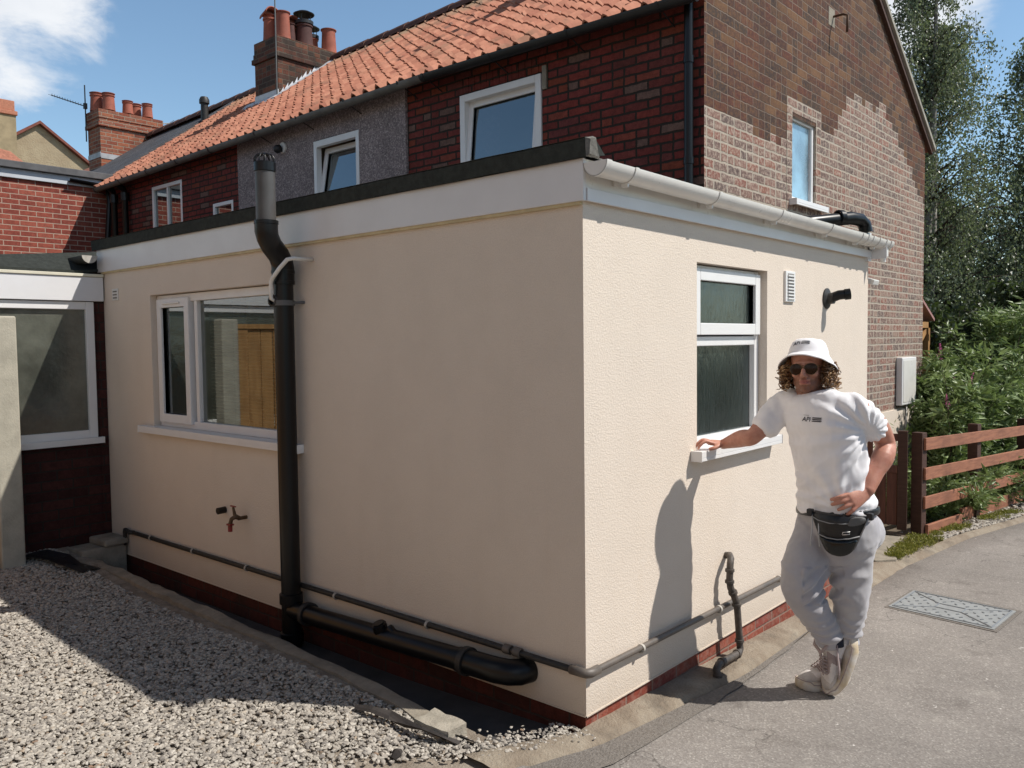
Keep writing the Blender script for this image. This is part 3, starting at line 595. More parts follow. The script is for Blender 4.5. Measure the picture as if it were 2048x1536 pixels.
# windows
wl = window(E_, 'W', 0, 2.125, 3.875, 1.095, 2.04, [(2.18, 3.31, 1.15, 1.985, False), (3.40, 3.835, 1.14, 2.0, True)], rec=.05, pane=G_clear, sill=(2.02, 4.02, 1.095, .03, .055), blinds=True)
g = MB(); wbox(g, 'W', 0, 3.50, 3.74, 1.972, 1.986, -.028, -.016); g.build('trickle_vent', M_gutter, wl, bevel=.003)
M_blind = mat('cream_blind', (.30, .31, .25), .7, .1, 5)
g = MB(); z = 1.16
while z < 1.99:
    g.box((.135, 2.19, z), (.150, 3.30, z+.0015), rot=Matrix.Rotation(R_(35), 3, 'Y')); z += .024
for y in (2.5, 3.0): g.box((.139, y, 1.15), (.141, y+.003, 1.99))
g.build('venetian_blind', M_blind, wl)
wf = window(E_, 'S', 0, .968, 1.785, 1.115, 2.065, [(1.02, 1.735, 1.17, 1.645, False), (1.005, 1.75, 1.715, 2.035, True)], rec=.05, pane=G_obsc, sill=(.90, 1.865, 1.118, .032, .062))
# vents
g = MB(); wbox(g, 'W', 0, 4.39, 4.49, 2.03, 2.12, 0.0, .008)
v = g.build('air_vent', M_gutter, E_, bevel=.002)
g = MB()
for k in range(3): wbox(g, 'W', 0, 4.405, 4.475, 2.045+k*.024, 2.055+k*.024, .0078, .0088)
g.build('louvres', M_greyp, v)
g = MB(); wbox(g, 'S', 0, 2.02, 2.16, 1.90, 2.085, 0, .014)
v = g.build('air_vent', M_upvc, E_, bevel=.003)
g = MB()
for k in range(8): wbox(g, 'S', 0, 2.045, 2.14, 1.916+k*.0195, 1.924+k*.0195, .0135, .0222)
g.build('louvres', M_upvc, v)
g = MB()
for k in range(8): wbox(g, 'S', 0, 2.045, 2.14, 1.925+k*.0195, 1.934+k*.0195, .0135, .0145)
g.build('vent_slots', mat('slot_shadow_grey', (.25, .24, .23), .7, .1), v)
fl = MB(); fl.lathe((2.70, -.001, 1.94), [(0, 0), (.068, 0), (.068, .008), (.05, .016), (.038, .02), (.036, .05), (0, .05)], axis=(0, -1, 0)); f_ = fl.build('flue', M_blackd, E_, smooth=True, auto=35)
g = MB(); g.tube([(2.70, -.04, 1.945), (2.71, -.08, 1.96), (2.74, -.13, 1.965)], [.032, .032, .030], 16); g.tube([(2.725, -.11, 1.962), (2.742, -.14, 1.966)], .036, 16); g.build('flue_elbow', M_blackp, f_, smooth=True, auto=35)
# soil vent pipe
px, py = -.085, 2.06; qx, qy = -.205, 2.03
g = MB(); g.tube([(px, py, -.16), (px, py, 2.10)], .056, 28)
sp_ = g.build('soil_pipe', M_blackp, E_, smooth=True, auto=40)
g = MB(); g.tube([(px, py, 2.02), (px, py, 2.115), (px-.006, py-.002, 2.145), (px-.03, py-.008, 2.185), (qx+.035, qy+.008, 2.235), (qx+.008, qy, 2.275), (qx, qy, 2.31), (qx, qy, 2.365)], [.064, .064, .063, .061, .061, .062, .064, .064], 28)
for (a, r, h) in (((px, py, 2.08), .067, .02), ((qx, qy, 2.345), .067, .022), ((px, py, 2.02), .066, .02)): g.lathe(a, [(r-.01, 0), (r, .003), (r, h), (r-.01, h+.003)])
g.build('offset_bend', M_blackp, sp_, smooth=True, auto=40)
M_upvcgrey = mat('faded_pipe_top', (.085, .08, .076), .45, .2, 8, dirt=.1)
g = MB(); g.tube([(qx, qy, 2.35), (qx, qy, 2.665)], .055, 28); g.build('vent_stack', M_upvcgrey, sp_, smooth=True, auto=40)
g = MB(); g.lathe((qx, qy, 2.635), [(.056, 0), (.060, .003), (.060, .05), (.054, .055)], 28)
for k in range(12):
    a = 2*math.pi*k/12; c_, s_ = math.cos(a), math.sin(a); g.tube([(qx+.055*c_, qy+.055*s_, 2.68), (qx+.056*c_, qy+.056*s_, 2.71), (qx+.042*c_, qy+.042*s_, 2.728), (qx+.01*c_, qy+.01*s_, 2.736)], .004, 6)
g.build('vent_cowl', M_blackp, sp_, smooth=True, auto=40)
for z, c in ((.20, 1), (-.03, 0)):
    g = MB(); g.lathe((px, py, z-.03), [(.056, 0), (.067, .004), (.067, .06), (.056, .065)], 28); g.build('collar', M_blackp, sp_, smooth=True, auto=40)
g = MB(); g.lathe((px, py, 1.90), [(.0565, 0), (.062, 0), (.062, .03), (.0565, .03)], 28); g.tube([(px+.03, py-.05, 1.915), (-.001, py-.085, 1.918)], .008, 8); g.build('pipe_clip', mat('grey_clip', (.12, .12, .12), .5, .2), sp_, smooth=True, auto=40)
g = MB(); g.lathe((px-.045, py+.018, 1.925), [(.0, 0), (.03, 0), (.034, .004), (.034, .022), (.021, .026), (.021, .03)], 22, axis=(-.9, -.4, 0)); g.build('boss', M_blackd, sp_, smooth=True, auto=40)
g = MB(); g.tube([(0.0, py-.17, 2.155), (-.13, py-.165, 2.155), (-.155, py-.15, 2.148), (-.17, py-.10, 2.105), (-.175, py-.03, 2.05), (-.172, py-.012, 2.03), (-.168, py, 1.98), (-.160, py+.01, 1.94), (-.13, py+.01, 1.925), (-.09, py+.01, 1.92)], .0115, 14)
g.build('overflow_pipe', M_gutter, E_, smooth=True)
# horizontal soil pipe with bend into the wall
g = MB(); g.tube([(px-.0, py, .135), (px-.01, 1.7, .148), (-.10, 1.2, .168), (-.10, .62, .19)], .052, 28)
hp = g.build('drain_pipe', M_blackp, E_, smooth=True, auto=40)
g = MB(); g.tube([(-.10, .66, .188), (-.10, .50, .193), (-.097, .43, .194), (-.08, .37, .194), (-.05, .335, .194), (.01, .32, .194)], .058, 28); g.build('drain_bend', M_blackp, hp, smooth=True, auto=40)
for y, c in ((.60, 1), (1.88, 0)):
    g = MB(); g.lathe((-.10 if c else px, y, .19 if c else .14), [(.053, 0), (.067, 0), (.067, .03), (.053, .03)], 28, axis=(0, 1, 0)); g.build('collar', M_blackd, hp, smooth=True, auto=40)
g = MB(); g.lathe((-.11, 1.22, .20), [(.0, 0), (.038, 0), (.038, .04), (.030, .042), (.030, .05), (0, .05)], 22, axis=(-.3, .1, 1)); g.tube([(-.10, 1.12, .20), (-.10, 1.16, .225), (-.10, 1.19, .20)], .02, 10); g.build('rodding_cap', M_blackp, hp, smooth=True, auto=40)
# waste pipe round both walls
def zc(y): return .28-.004*y
g = MB(); g.tube([(-.028, 4.24, .265), (-.028, .02, .272)], .0145, 16); wp = g.build('waste_pipe', M_blackd, E_, smooth=True, auto=40)
g = MB(); g.tube([(-.028, .06, .272), (-.028, .0, .272), (-.024, -.02, .271), (-.004, -.028, .270), (.05, -.028, .270)], .0205, 16); g.build('pipe_elbow', M_greyp, wp, smooth=True)
g = MB(); g.tube([(.04, -.028, .270), (3.4, -.028, .235)], .0145, 16); wp2 = g.build('waste_pipe', M_greyp, E_, smooth=True, auto=40)
g = MB(); g.tube([(-.028, 4.22, .265), (-.03, 4.28, .258), (-.035, 4.33, .272), (-.03, 4.355, .27), (-.03, 4.36, .25), (-.03, 4.36, .15)], [.017, .017, .016, .016, .016, .012], 12); g.build('pipe_tail', M_blackd, wp, smooth=True)
for y in (3.92, 3.30, 2.62, 1.70, .95): g = MB(); g.lathe((-.028, y, .268), [(.0165, 0), (.0205, 0), (.0205, .014), (.0165, .014)], 16, axis=(0, 1, 0)); g.box((-.028, y, .25), (0, y+.014, .262)); g.build('clip', M_clip, wp, smooth=True, auto=40)
for x in (.385, 1.14, 1.9): g = MB(); g.lathe((x, -.028, .266-.01*x), [(.0165, 0), (.0205, 0), (.0205, .014), (.0165, .014)], 16, axis=(1, 0, 0)); g.box((x, -.028, .24), (x+.014, 0, .252)); g.build('clip', M_clip, wp2, smooth=True, auto=40)
for y in (.40, .34): g = MB(); g.lathe((-.028, y, .2725), [(.0165, 0), (.022, .002), (.022, .04), (.0165, .042)], 16, axis=(0, 1, 0)); g.build('coupler', M_greyp, wp, smooth=True, auto=40)
# upright waste with gully bend on the sunny wall
M_oldp = mat('weathered_black_pipe', (.05, .045, .042), .6, .35, 30, col2=(.11, .09, .075), bump=.3)
g = MB(); yy = -.06
g.tube([(1.275, .0, .512), (1.265, -.03, .520), (1.235, -.052, .512), (1.212, -.06, .485), (1.205, -.06, .40), (1.212, -.062, .362), (1.235, -.070, .315), (1.252, -.076, .275), (1.258, -.078, .25), (1.286, -.08, .04), (1.284, -.083, .012), (1.262, -.087, .0), (1.04, -.105, .022), (.99, -.108, .024), (.960, -.112, .012), (.955, -.118, -.012), (.962, -.125, -.035), (.975, -.13, -.06)], .0185, 16)
up = g.build('upright_waste_pipe', M_oldp, E_, smooth=True, auto=50)
for (c, ax) in (((1.208, -.06, .455), (0, 0, 1)), ((1.206, -.06, .395), (0, 0, 1)), ((1.228, -.068, .332), (-.35, .1, .9)), ((1.254, -.077, .262), (-.1, 0, 1)), ((1.283, -.08, .06), (0, 0, 1)), ((1.235, -.089, .002), (1, -.1, -.1)), ((1.03, -.105, .022), (1, -.1, -.1)), ((.957, -.12, -.02), (.1, 0, 1))):
    g = MB(); g.lathe(c, [(.018, -.008), (.0245, -.007), (.0245, .007), (.018, .008)], 18, axis=ax); g.build('coupler', M_oldp, up, smooth=True, auto=40)
# outside tap and stub
g = MB(); g.tube([(.01, 2.66, .585), (-.06, 2.66, .585)], .012, 12); g.tube([(-.05, 2.66, .585), (-.075, 2.665, .60), (-.095, 2.68, .585), (-.10, 2.69, .55), (-.10, 2.69, .535)], [.014, .017, .013, .012, .014], 12); g.tube([(-.078, 2.665, .60), (-.082, 2.68, .66)], [.012, .007], 10)
tp = g.build('outside_tap', mat('old_brass', (.13, .085, .05), .5, .3, 30, metallic=.6), E_, smooth=True, auto=50)
g = MB(); g.tube([(-.10, 2.69, .54), (-.10, 2.69, .505)], .014, 10); g.box((-.115, 2.67, .545), (-.085, 2.71, .555)); g.build('hose_connector', mat('red_plastic', (.28, .02, .02), .4, .1), tp, smooth=True, auto=40)
g = MB(); g.box((-.088, 2.65, .66), (-.076, 2.71, .668)); g.build('handle', mat('red_handle', (.25, .04, .03), .5, .3), tp, bevel=.003)
g = MB(); g.tube([(.01, 2.92, .60), (-.055, 2.92, .598)], .022, 18); g.build('pipe_stub', M_blackp, E_, smooth=True, auto=40)
# floodlight at far end of the extension
g = MB(); g.box((3.512, .05, 2.10), (3.55, .13, 2.17)); l_ = g.build('floodlight', M_upvc, E_, bevel=.004)
g = MB(); g.box((3.55, -.03, 2.085), (3.67, .11, 2.125), rot=Matrix.Rotation(R_(18), 3, 'X')); g.build('lamp_head', M_gutter, l_, bevel=.006)
g = MB(); g.tube([(2.3, .62, 2.40), (2.95, .23, 2.485), (3.30, .06, 2.535), (3.40, .025, 2.53), (3.45, .01, 2.50), (3.46, .0, 2.44)], .046, 22); g.lathe((3.20, .105, 2.532), [(.046, -.01), (.055, -.008), (.055, .03), (.046, .035)], 22, axis=(.9, -.43, .02)); g.build('roof_drain_pipe', M_blackp, E_, smooth=True, auto=40)
# (kept with the house below)

# ================================================================== TERRACE
EV = 4.30
def eave_z(y): return 4.205+.012*(y-1) if y < 4.5 else 4.247-.019*(y-4.5)
def ridge_z(y): return 6.24-.022*(y-4) if y > 4 else 6.24
RX = 5.43; EX = 2.73
def roofpt(s, y): return Vector((EX+(RX-EX)*s, y, eave_z(y)+(ridge_z(y)-eave_z(y))*s-.02*math.sin(s*math.pi)))
def tilemat(name, stops, grime=.45, seed=0):
    m, nt, b = newmat(name); pos = GP(nt); sp = nd(nt, 'ShaderNodeSeparateXYZ', {'Vector': pos})
    a = mth(nt, 'FLOOR', mth(nt, 'DIVIDE', sp.outputs[1], .1845)); c_ = mth(nt, 'FLOOR', mth(nt, 'DIVIDE', mth(nt, 'SUBTRACT', sp.outputs[0], EX-.02), (RX-EX)/20))
    r = nd(nt, 'ShaderNodeTexWhiteNoise', {'Vector': nd(nt, 'ShaderNodeCombineXYZ', {'X': a, 'Y': c_, 'Z': seed}).outputs[0]}).outputs[0]
    c = ramp(nt, r, stops); n = noise(nt, pos, 9, 5, .65); c = mixc(nt, 1, c, ramp(nt, n, [(.3, .78), (.7, 1.12)]), 'MULTIPLY')
    l = noise(nt, pos, 1.6, 6, .7); c = mixc(nt, mth(nt, 'MULTIPLY', sstep(nt, l, .5, .68), grime), c, (.12, .10, .065))
    c = mixc(nt, sstep(nt, noise(nt, pos, 26, 4, .6), .68, .74), c, (.42, .40, .30))
    top = sstep(nt, sp.outputs[0], 4.6, 5.4); c = mixc(nt, mth(nt, 'MULTIPLY', mth(nt, 'MULTIPLY', top, sstep(nt, l, .35, .6)), .7), c, (.22, .20, .13))
    nt.links.new(c, b.inputs['Base Color']); b.inputs['Roughness'].default_value = .85; b.inputs['Specular IOR Level'].default_value = .3; setbump(nt, b, n, .3, .004); return m
M_tile = tilemat('clay_pantile', [(0, (.36, .14, .09)), (.4, (.45, .19, .12)), (.75, (.53, .24, .155)), (.95, (.42, .17, .11)), (1, (.22, .11, .08))])
M_slate = mat('grey_slate_roof', (.10, .10, .11), .8, .35, 4, bump=1, bscale=22, bdist=.02, dirt=.4)
M_oldtile = mat('distant_clay_tile', (.40, .16, .10), .85, .35, 12, bump=1, bscale=20, bdist=.02)
def pantiles(parent, y0, y1, m=M_tile, tw=.1845, rows=20):
    g = MB(); nt_ = int(round((y1-y0)/tw)); sg = 8; N = nt_*sg
    prof = [(.026*math.cos(2*math.pi*k/sg)+.008*math.cos(4*math.pi*k/sg)) for k in range(sg)]
    for r in range(rows):
        jit = np.random.default_rng(r+int(y0*10)).normal(0, .004, nt_+1); vs = []
        s0 = r/rows-(.012 if r else .02); s1 = (r+1)/rows
        for k in range(N+1):
            y = y0+(y1-y0)*k/N; h = prof[k % sg]; j = jit[min(k//sg, nt_)]
            nrm = Vector((-(ridge_z(y)-eave_z(y)), 0, RX-EX)).normalized()
            a = roofpt(s0+j*.6, y)+nrm*(h*1.2+.0215+j*.4); a2 = roofpt(s0+j*.6+.001, y)+nrm*(h+.008); b = roofpt(s1, y)+nrm*(h+.008)
            vs += [a2, a, b]
        g.add(vs, [(k*3, k*3+1, (k+1)*3+1, (k+1)*3) for k in range(N)]+[(k*3+1, k*3+2, (k+1)*3+2, (k+1)*3+1) for k in range(N)])
    o = g.build('pantile_roof', m, parent, smooth=True, recalc=False, auto=50); return o
def ridge(parent, y0, y1, mt):
    g = MB(); y = y0
    while y < y1-.01:
        y2 = min(y+.45, y1); vs = []
        for yy, rr in ((y, .15), (y2-.01, .14)):
            z = ridge_z(yy)-.045
            for k in range(9):
                a = math.pi*k/8; vs.append((RX-rr*1.1*math.cos(a), yy, z+rr*math.sin(a)))
        g.add(vs, [(k, k+1, 9+k+1, 9+k) for k in range(8)]+[tuple(range(9)), tuple(range(9, 18))]); y = y2
    g.build('ridge_tiles', mt, parent, smooth=True, auto=40)
M_ridge = mat('dark_ridge_tile', (.12, .05, .035), .8, .3, 8, bump=.3)
def backslope(parent, y0, y1, m=M_oldtile):
    g = MB(); z0 = ridge_z(y0); z1 = ridge_z(y1); g.prism([(RX, y0, z0-.02), (8.85, y0, 4.10), (8.85, y0, 4.04), (RX, y0, z0-.08)], (0, y1-y0, z1-z0)); g.build('far_roof_slope', m, parent)
def guttering(parent, y0, y1, m, x=EX-.045):
    g = MB(); gut(g, (x, y0, eave_z(y0)-.03), (x, y1, eave_z(y1)-.03), .055); o = g.build('eaves_gutter', m, parent, smooth=True, auto=40)
    y = y0+.3
    while y < y1:
        g = MB(); gut(g, (x, y-.012, eave_z(y)-.028), (x, y+.012, eave_z(y)-.028), .06); g.tube([(x+.05, y, eave_z(y)-.08), (HX-.004, y, eave_z(y)-.14)], .006, 6); g.build('gutter_bracket', M_dkmetal, o, smooth=True, auto=40); y += .85
    return o
def soff(parent, y0, y1):
    g = MB(); g.box((EX+.0, y0, EV-.30+.19), (HX+.02, y1, EV-.30+.205)); 
M_blackg = mat('black_gutter', (.018, .018, .018), .5, .3, 6); M_greyg = mat('grey_old_gutter', (.17, .165, .15), .7, .3, 5, dirt=.4)
# --- end house (red brick, weathered gable)
H1 = thing('end_terrace_house', (5.7, 2.6, -.2), 'red brick end of terrace house with patched gable wall and clay pantile roof', 'house')
g = MB(); w1 = (2.56, 3.56, 3.05, 4.01)
wall(g, 'W', HX, 1.0, 4.305, -.3, 4.36, [w1], .1); g.build('rear_wall', M_redold, H1, recalc=False)
g = MB(); g.quad((8.64, 1, -.5), (8.64, 4.305, -.5), (8.64, 4.305, 4.2), (8.64, 1, 4.2)); g.build('front_wall', M_redold, H1, recalc=False)
# gable wall: laid cell by cell so that the two pointing zones meet along the bricks
lt = [(2.6, 3.44), (3.6, 3.42), (4.5, 3.36), (4.58, 3.60), (5.12, 3.70), (5.38, 3.60), (5.6, 3.83), (6.06, 4.16), (6.5, 4.17), (7.05, 4.23), (7.4, 4.05), (7.75, 3.85), (8.1, 3.68), (8.35, 3.50), (8.66, 3.30)]
def ltz(x):
    for (a, b), (c, d) in zip(lt, lt[1:]):
        if a <= x <= c: return b+(d-b)*(x-a)/(c-a)
    return 3.3
def rz(x): return (4.19+(x-HX)*(6.18-4.19)/(RX-HX)) if x < RX else (6.18-(x-RX)*(6.18-4.19)/(8.64-RX))
g = MB(); ch = .0765; r0 = round((-.3+10*ch-.068)/ch); z = r0*ch-10*ch+.068; row = r0; hw = (4.52, 5.07, 2.905, 3.70)
while z < 6.2:
    zz = z+ch; off = .5 if row % 2 else 0; k0 = math.floor(((HX+1)/.225+off+50)*2)
    xs4 = [HX]+[x for x in [((k/2)-off-50)*.225-1 for k in range(k0+1, k0+60)] if HX < x < 8.64]+[8.64]
    for a, b in zip(xs4, xs4[1:]):
        xm = (a+b)/2; zm = (z+zz)/2
        mi = 1 if zm < ltz(xm)+.09*mnoise.noise((xm*9, zm*9, 0)) else 0
        ta, tb = min(zz, rz(a)), min(zz, rz(b))
        if ta <= z and tb <= z: continue
        ta, tb = max(ta, z), max(tb, z)
        za = zb = z
        A, B, C_, D = a, b, z, zz
        if hw[0]-.001 < xm < hw[1]+.001 and hw[2] < zm < hw[3]: continue
        g.quad((a, 1, za), (b, 1, zb), (b, 1, tb), (a, 1, ta), mi)
    z = zz; row += 1
g.build('gable_wall', [M_gabd, M_gabl], H1, recalc=False, weld=True)
g = MB(); wall(g, 'S', .997, 4.40, 5.19, 2.80, 3.82, [(4.515, 5.065, 2.905, 3.70)], .08); 
g.build('window_reveal', M_gabl, H1, recalc=False)
g = MB(); g.box((6.1, .975, -.5), (8.665, 1.002, .825)); g.build('rendered_plinth', M_render, H1)
# verge
g = MB()
for (a, za, b, zb) in ((EX-.05, eave_z(1)-.0, RX, ridge_z(1)+.02), (RX, ridge_z(1)+.02, 8.86, 4.10)):
    g.add([(a, .93, za-.055), (b, .93, zb-.055), (b, .93, zb+.0), (a, .93, za+.0), (a, 1.03, za-.055), (b, 1.03, zb-.055), (b, 1.03, zb+.0), (a, 1.03, za+.0)], [(0, 1, 2, 3), (3, 2, 6, 7), (7, 6, 5, 4), (4, 5, 1, 0), (1, 5, 6, 2), (0, 3, 7, 4)])
g.build('verge', mat('cement_verge', (.40, .37, .31), .9, .3, 8, bump=.6), H1)
g = MB(); g.add([(RX, .955, ridge_z(1)-.06), (8.80, .955, 4.07), (8.80, .955, 4.00), (RX, .955, ridge_z(1)-.13), (RX, .998, ridge_z(1)-.06), (8.80, .998, 4.07), (8.80, .998, 4.00), (RX, .998, ridge_z(1)-.13)], [(0, 1, 2, 3), (0, 4, 5, 1), (3, 2, 6, 7), (1, 5, 6, 2)]); g.build('verge_underside', M_woodd, H1)
pantiles(H1, 1.0, 4.305); ridge(H1, .95, 4.305, M_ridge); backslope(H1, .96, 4.305); guttering(H1, .95, 3.85, M_blackg)
g = MB()
for k in range(14): wbox(g, 'W', HX, 2.52+k*.077, 2.585+k*.077, 4.02, 4.16, 0, .004)
g.build('brick_lintel', M_redold, H1)
window(H1, 'W', HX, 2.565, 3.555, 3.0, 4.005, [(2.63, 3.49, 3.07, 3.94, True)], rec=-.015, fw=.065, pane=G_upper, tilt=6)
window(H1, 'S', 1.0, 4.525, 5.06, 2.92, 3.69, [(4.57, 5.015, 2.965, 3.645, False)], rec=.02, fw=.042, pane=glass('sky_pane', (.10, .17, .22), .25, .15), sill=(4.46, 5.22, 2.925, .035, .07))
g = MB(); wbox(g, 'W', HX, 2.50, 2.545, 3.86, 4.06, .001, .02); g.build('mortar_patch', M_conc, H1)
g = MB(); g.tube([(2.845, 1.10, -.2), (2.845, 1.10, 4.20)], .034, 18)
for z in (3.0, 3.75): g.lathe((2.845, 1.10, z), [(.034, 0), (.04, 0), (.04, .05), (.034, .05)], 18)
g.build('downpipe', M_blackp, H1, smooth=True, auto=40)
g = MB(); g.box((7.56, .925, .870), (8.12, .998, 1.438)); mb_ = g.build('meter_box', M_upvc, H1, bevel=.012)
g = MB(); g.box((7.60, .921, .905), (8.08, .925, 1.403)); g.build('box_door', M_gutter, mb_, bevel=.004)
g = MB(); g.tube([(7.85, .962, -.2), (7.85, .962, .87)], .012, 10); g.build('meter_pipe', M_clip, H1, smooth=True)
g = MB(); g.tube([(5.48, .999, 4.80), (5.48, .90, 4.80), (5.48, .86, 4.78), (5.47, .86, 4.62)], .012, 8); g.build('iron_hook', mat('rust', (.12, .06, .03), .8, .3), H1, smooth=True)
g = MB(); g.box((5.36, .997, 4.70), (5.52, .999, 4.87)); g.build('cement_patch', M_conc, H1)
# gable chimney (mostly above the frame; throws a shadow on the tiles)
g = MB(); g.box((5.05, 2.45, 5.6), (5.90, 2.85, 7.65)); g.box((5.02, 2.42, 7.4), (5.93, 2.88, 7.52)); g.build('chimney_stack', M_chim, H1); g = MB(); g.tube([(5.2, 2.65, 7.6), (5.2, 2.65, 8.6)], .05, 10); g.build('flue_pipe', M_blackd, H1)

# --- middle house (pebble dashed)
H2 = thing('terrace_house', (5.7, 5.9, -.2), 'grey pebble dashed middle house of the terrace with an open tilted window', 'house', None)
def pebble():
    m, nt, b = newmat('grey_pebbledash'); pos = GP(nt); vo = nd(nt, 'ShaderNodeTexVoronoi', {'Vector': pos, 'Scale': 75})
    vc = nd(nt, 'ShaderNodeSeparateColor', {'Color': vo.outputs['Color']}).outputs[0]
    c = ramp(nt, vc, [(0, (.15, .125, .125)), (.5, (.25, .205, .205)), (.85, (.34, .285, .275)), (1, (.45, .39, .37))]); n = noise(nt, pos, 2.5, 5); c = mixc(nt, 1, c, ramp(nt, n, [(.3, .8), (.7, 1.12)]), 'MULTIPLY')
    nt.links.new(c, b.inputs['Base Color']); b.inputs['Roughness'].default_value = .95; setbump(nt, b, vo.outputs['Distance'], -1, .012); return m
M_peb = pebble()
g = MB(); wall(g, 'W', HX-.03, 4.305, 7.46, -.3, 4.30, [(5.05, 5.87, 3.0, 3.96)], .12)
g.quad((HX-.03, 4.305, -.3), (HX, 4.305, -.3), (HX, 4.305, 4.3), (HX-.03, 4.305, 4.3)); g.build('rear_wall', M_peb, H2, recalc=False)
window(H2, 'W', HX-.03, 5.055, 5.865, 2.98, 3.955, [(5.115, 5.805, 3.04, 3.885, True)], rec=.0, fw=.055, tilt=10)
pantiles(H2, 4.305, 7.46); ridge(H2, 4.305, 7.46, M_ridge); backslope(H2, 4.305, 7.46); guttering(H2, 3.85, 7.46, M_greyg)
g = MB(); g.lathe((HX-.03, 6.45, 3.98), [(0, 0), (.065, 0), (.065, .02), (.04, .03), (0, .03)], 22, axis=(-1, 0, 0)); a_ = g.build('alarm_lamp', M_gutter, H2, smooth=True, auto=40)
g = MB(); g.lathe((HX-.06, 6.45, 3.975), [(.03, 0), (.045, .01), (.05, .06), (.03, .09), (0, .095)], 20, axis=(-1, .3, -.35)); g.build('lamp_head', M_dkmetal, a_, smooth=True)
# --- far house (red brick)
H3 = thing('terrace_house', (5.7, 9.6, -.2), 'red brick house of the terrace meeting the projecting neighbour wing', 'house', None)
g = MB(); wall(g, 'W', HX, 7.46, 15.5, -.3, 4.22, [(8.95, 9.84, 3.0, 3.97), (7.64, 8.15, 3.0, 3.535), (10.98, 11.2, 3.0, 3.95)], .1); g.build('rear_wall', M_redold, H3, recalc=False)
window(H3, 'W', HX, 8.955, 9.835, 3.0, 3.965, [(9.005, 9.36, 3.05, 3.915, False), (9.42, 9.785, 3.05, 3.915, False)], rec=.0, fw=.05)
window(H3, 'W', HX, 7.645, 8.145, 3.0, 3.53, [(7.69, 8.1, 3.05, 3.485, False)], rec=.0, fw=.045)
window(H3, 'W', HX, 10.98, 11.25, 3.0, 3.95, [(11.03, 11.2, 3.05, 3.90, False)], rec=.02, fw=.045)
pantiles(H3, 7.46, 11.55); ridge(H3, 7.46, 15.6, M_ridge); backslope(H3, 7.46, 15.6, M_slate)
# uneven verge between pantiles and grey slates
g = MB(); a, b_, c_, d_ = roofpt(0, 11.55), roofpt(1, 11.55), roofpt(1, 15.6), roofpt(0, 15.6); g.quad(a, b_, c_, d_); g.prism([a+Vector((0, -.05, .0)), b_+Vector((0, -.05, 0)), b_+Vector((0, -.05, .07)), a+Vector((0, -.05, .07))], (0, .12, 0)); g.build('slate_slope', M_slate, H3)
guttering(H3, 7.46, 11.2, M_greyg)
for (y, x) in ((10.55, 2.83), (10.85, 2.80)):
    g = MB(); g.tube([(x, y, 2.4), (x, y, 3.95), (x-.03, y-.02, 4.02), (2.70, y-.05, 4.07)], .045, 16); g.lathe((x, y, 3.85), [(.045, 0), (.06, .0), (.06, .12), (.045, .12)], 16); g.build('downpipe', M_blackp, H3, smooth=True, auto=40)
g = MB(); g.tube([(4.655, 11.46, 5.45), (4.655, 11.46, 5.86)], .062, 18); g.lathe((4.655, 11.46, 5.83), [(.062, 0), (.085, .0), (.085, .06), (.06, .11), (0, .125)], 18); g.build('roof_vent', M_blackd, H3, smooth=True, auto=40)
# chimneys
def pot(parent, x, y, z, r, h, m=M_terra, cowl=None, ring=True, name='chimney_pot'):
    g = MB(); pr = [(r*1.08, 0), (r*1.02, h*.2), (r*.92, h*.8)]
    if ring: pr += [(r*.92, h*.80), (r*1.05, h*.82), (r*1.05, h*.87), (r*.9, h*.89)]
    pr += [(r*.92, h*.95), (r*1.08, h*.97), (r*1.08, h), (r*.8, h), (r*.78, h*.6)]
    g.lathe((x, y, z), pr, 24); o = g.build(name, m, parent, smooth=True, auto=40)
    if cowl == 'mush':
        g = MB(); g.lathe((x, y, z+h), [(r*1.12, -.03), (r*1.14, .02), (r*.9, .03)], 24)
        for k in range(4): a = .6+k*math.pi/2; g.tube([(x+r*.8*math.cos(a), y+r*.8*math.sin(a), z+h), (x+r*.85*math.cos(a), y+r*.85*math.sin(a), z+h+.13)], .006, 6)
        g.lathe((x, y, z+h+.12), [(r*1.25, 0), (r*1.3, .012), (r*.8, .045), (0, .055)], 24); g.lathe((x, y, z+h+.12), [(0, .001), (r*1.25, 0)], 24)
        g.build('cowl', M_dkmetal, o, smooth=True, auto=40)
    if cowl == 'hood':
        g = MB(); n = 12; vs = []
        for xx in (-r*1.55, r*1.55):
            for k in range(n+1): a = math.pi*k/n; vs.append((x+xx*.3+r*1.25*math.cos(a)*1.0, y+xx, z+h-.02+.11*math.sin(a)))
        g.add(vs, [(k, k+1, n+1+k+1, n+1+k) for k in range(n)]); oo = g.build('half_round_cap', m, o, smooth=True); md = oo.modifiers.new('s', 'SOLIDIFY'); md.thickness = .015
    return o
C1 = thing('chimney', (4.9, 9.05, 5.4), 'larger dark brick chimney with seven pots and white lead flashing', 'chimney')
g = MB(); x0, x1, y0, y1 = 4.34, 6.35, 8.745, 9.36
g.box((x0, y0, 4.9), (x1, y1, 5.93)); g.box((x0-.035, y0-.035, 5.93), (x1+.035, y1+.035, 6.005)); g.box((x0-.015, y0-.015, 6.005), (x1+.015, y1+.015, 6.08)); g.box((x0-.005, y0-.005, 6.08), (x1+.005, y1+.005, 6.245)); g.build('brick_stack', M_chimd, C1, bevel=.006)
g = MB(); n = 12; vs = []
for i in range(n+1):
    for j in range(5):
        u, v_ = i/n, j/4; vs.append((x0+.02+(x1-x0-.04)*u, y0+.02+(y1-y0-.04)*v_, 6.246+.05*math.sin(v_*math.pi)*min(1, 6*u, 6*(1-u))+.012*mnoise.noise((u*9, v_*4, 2))))
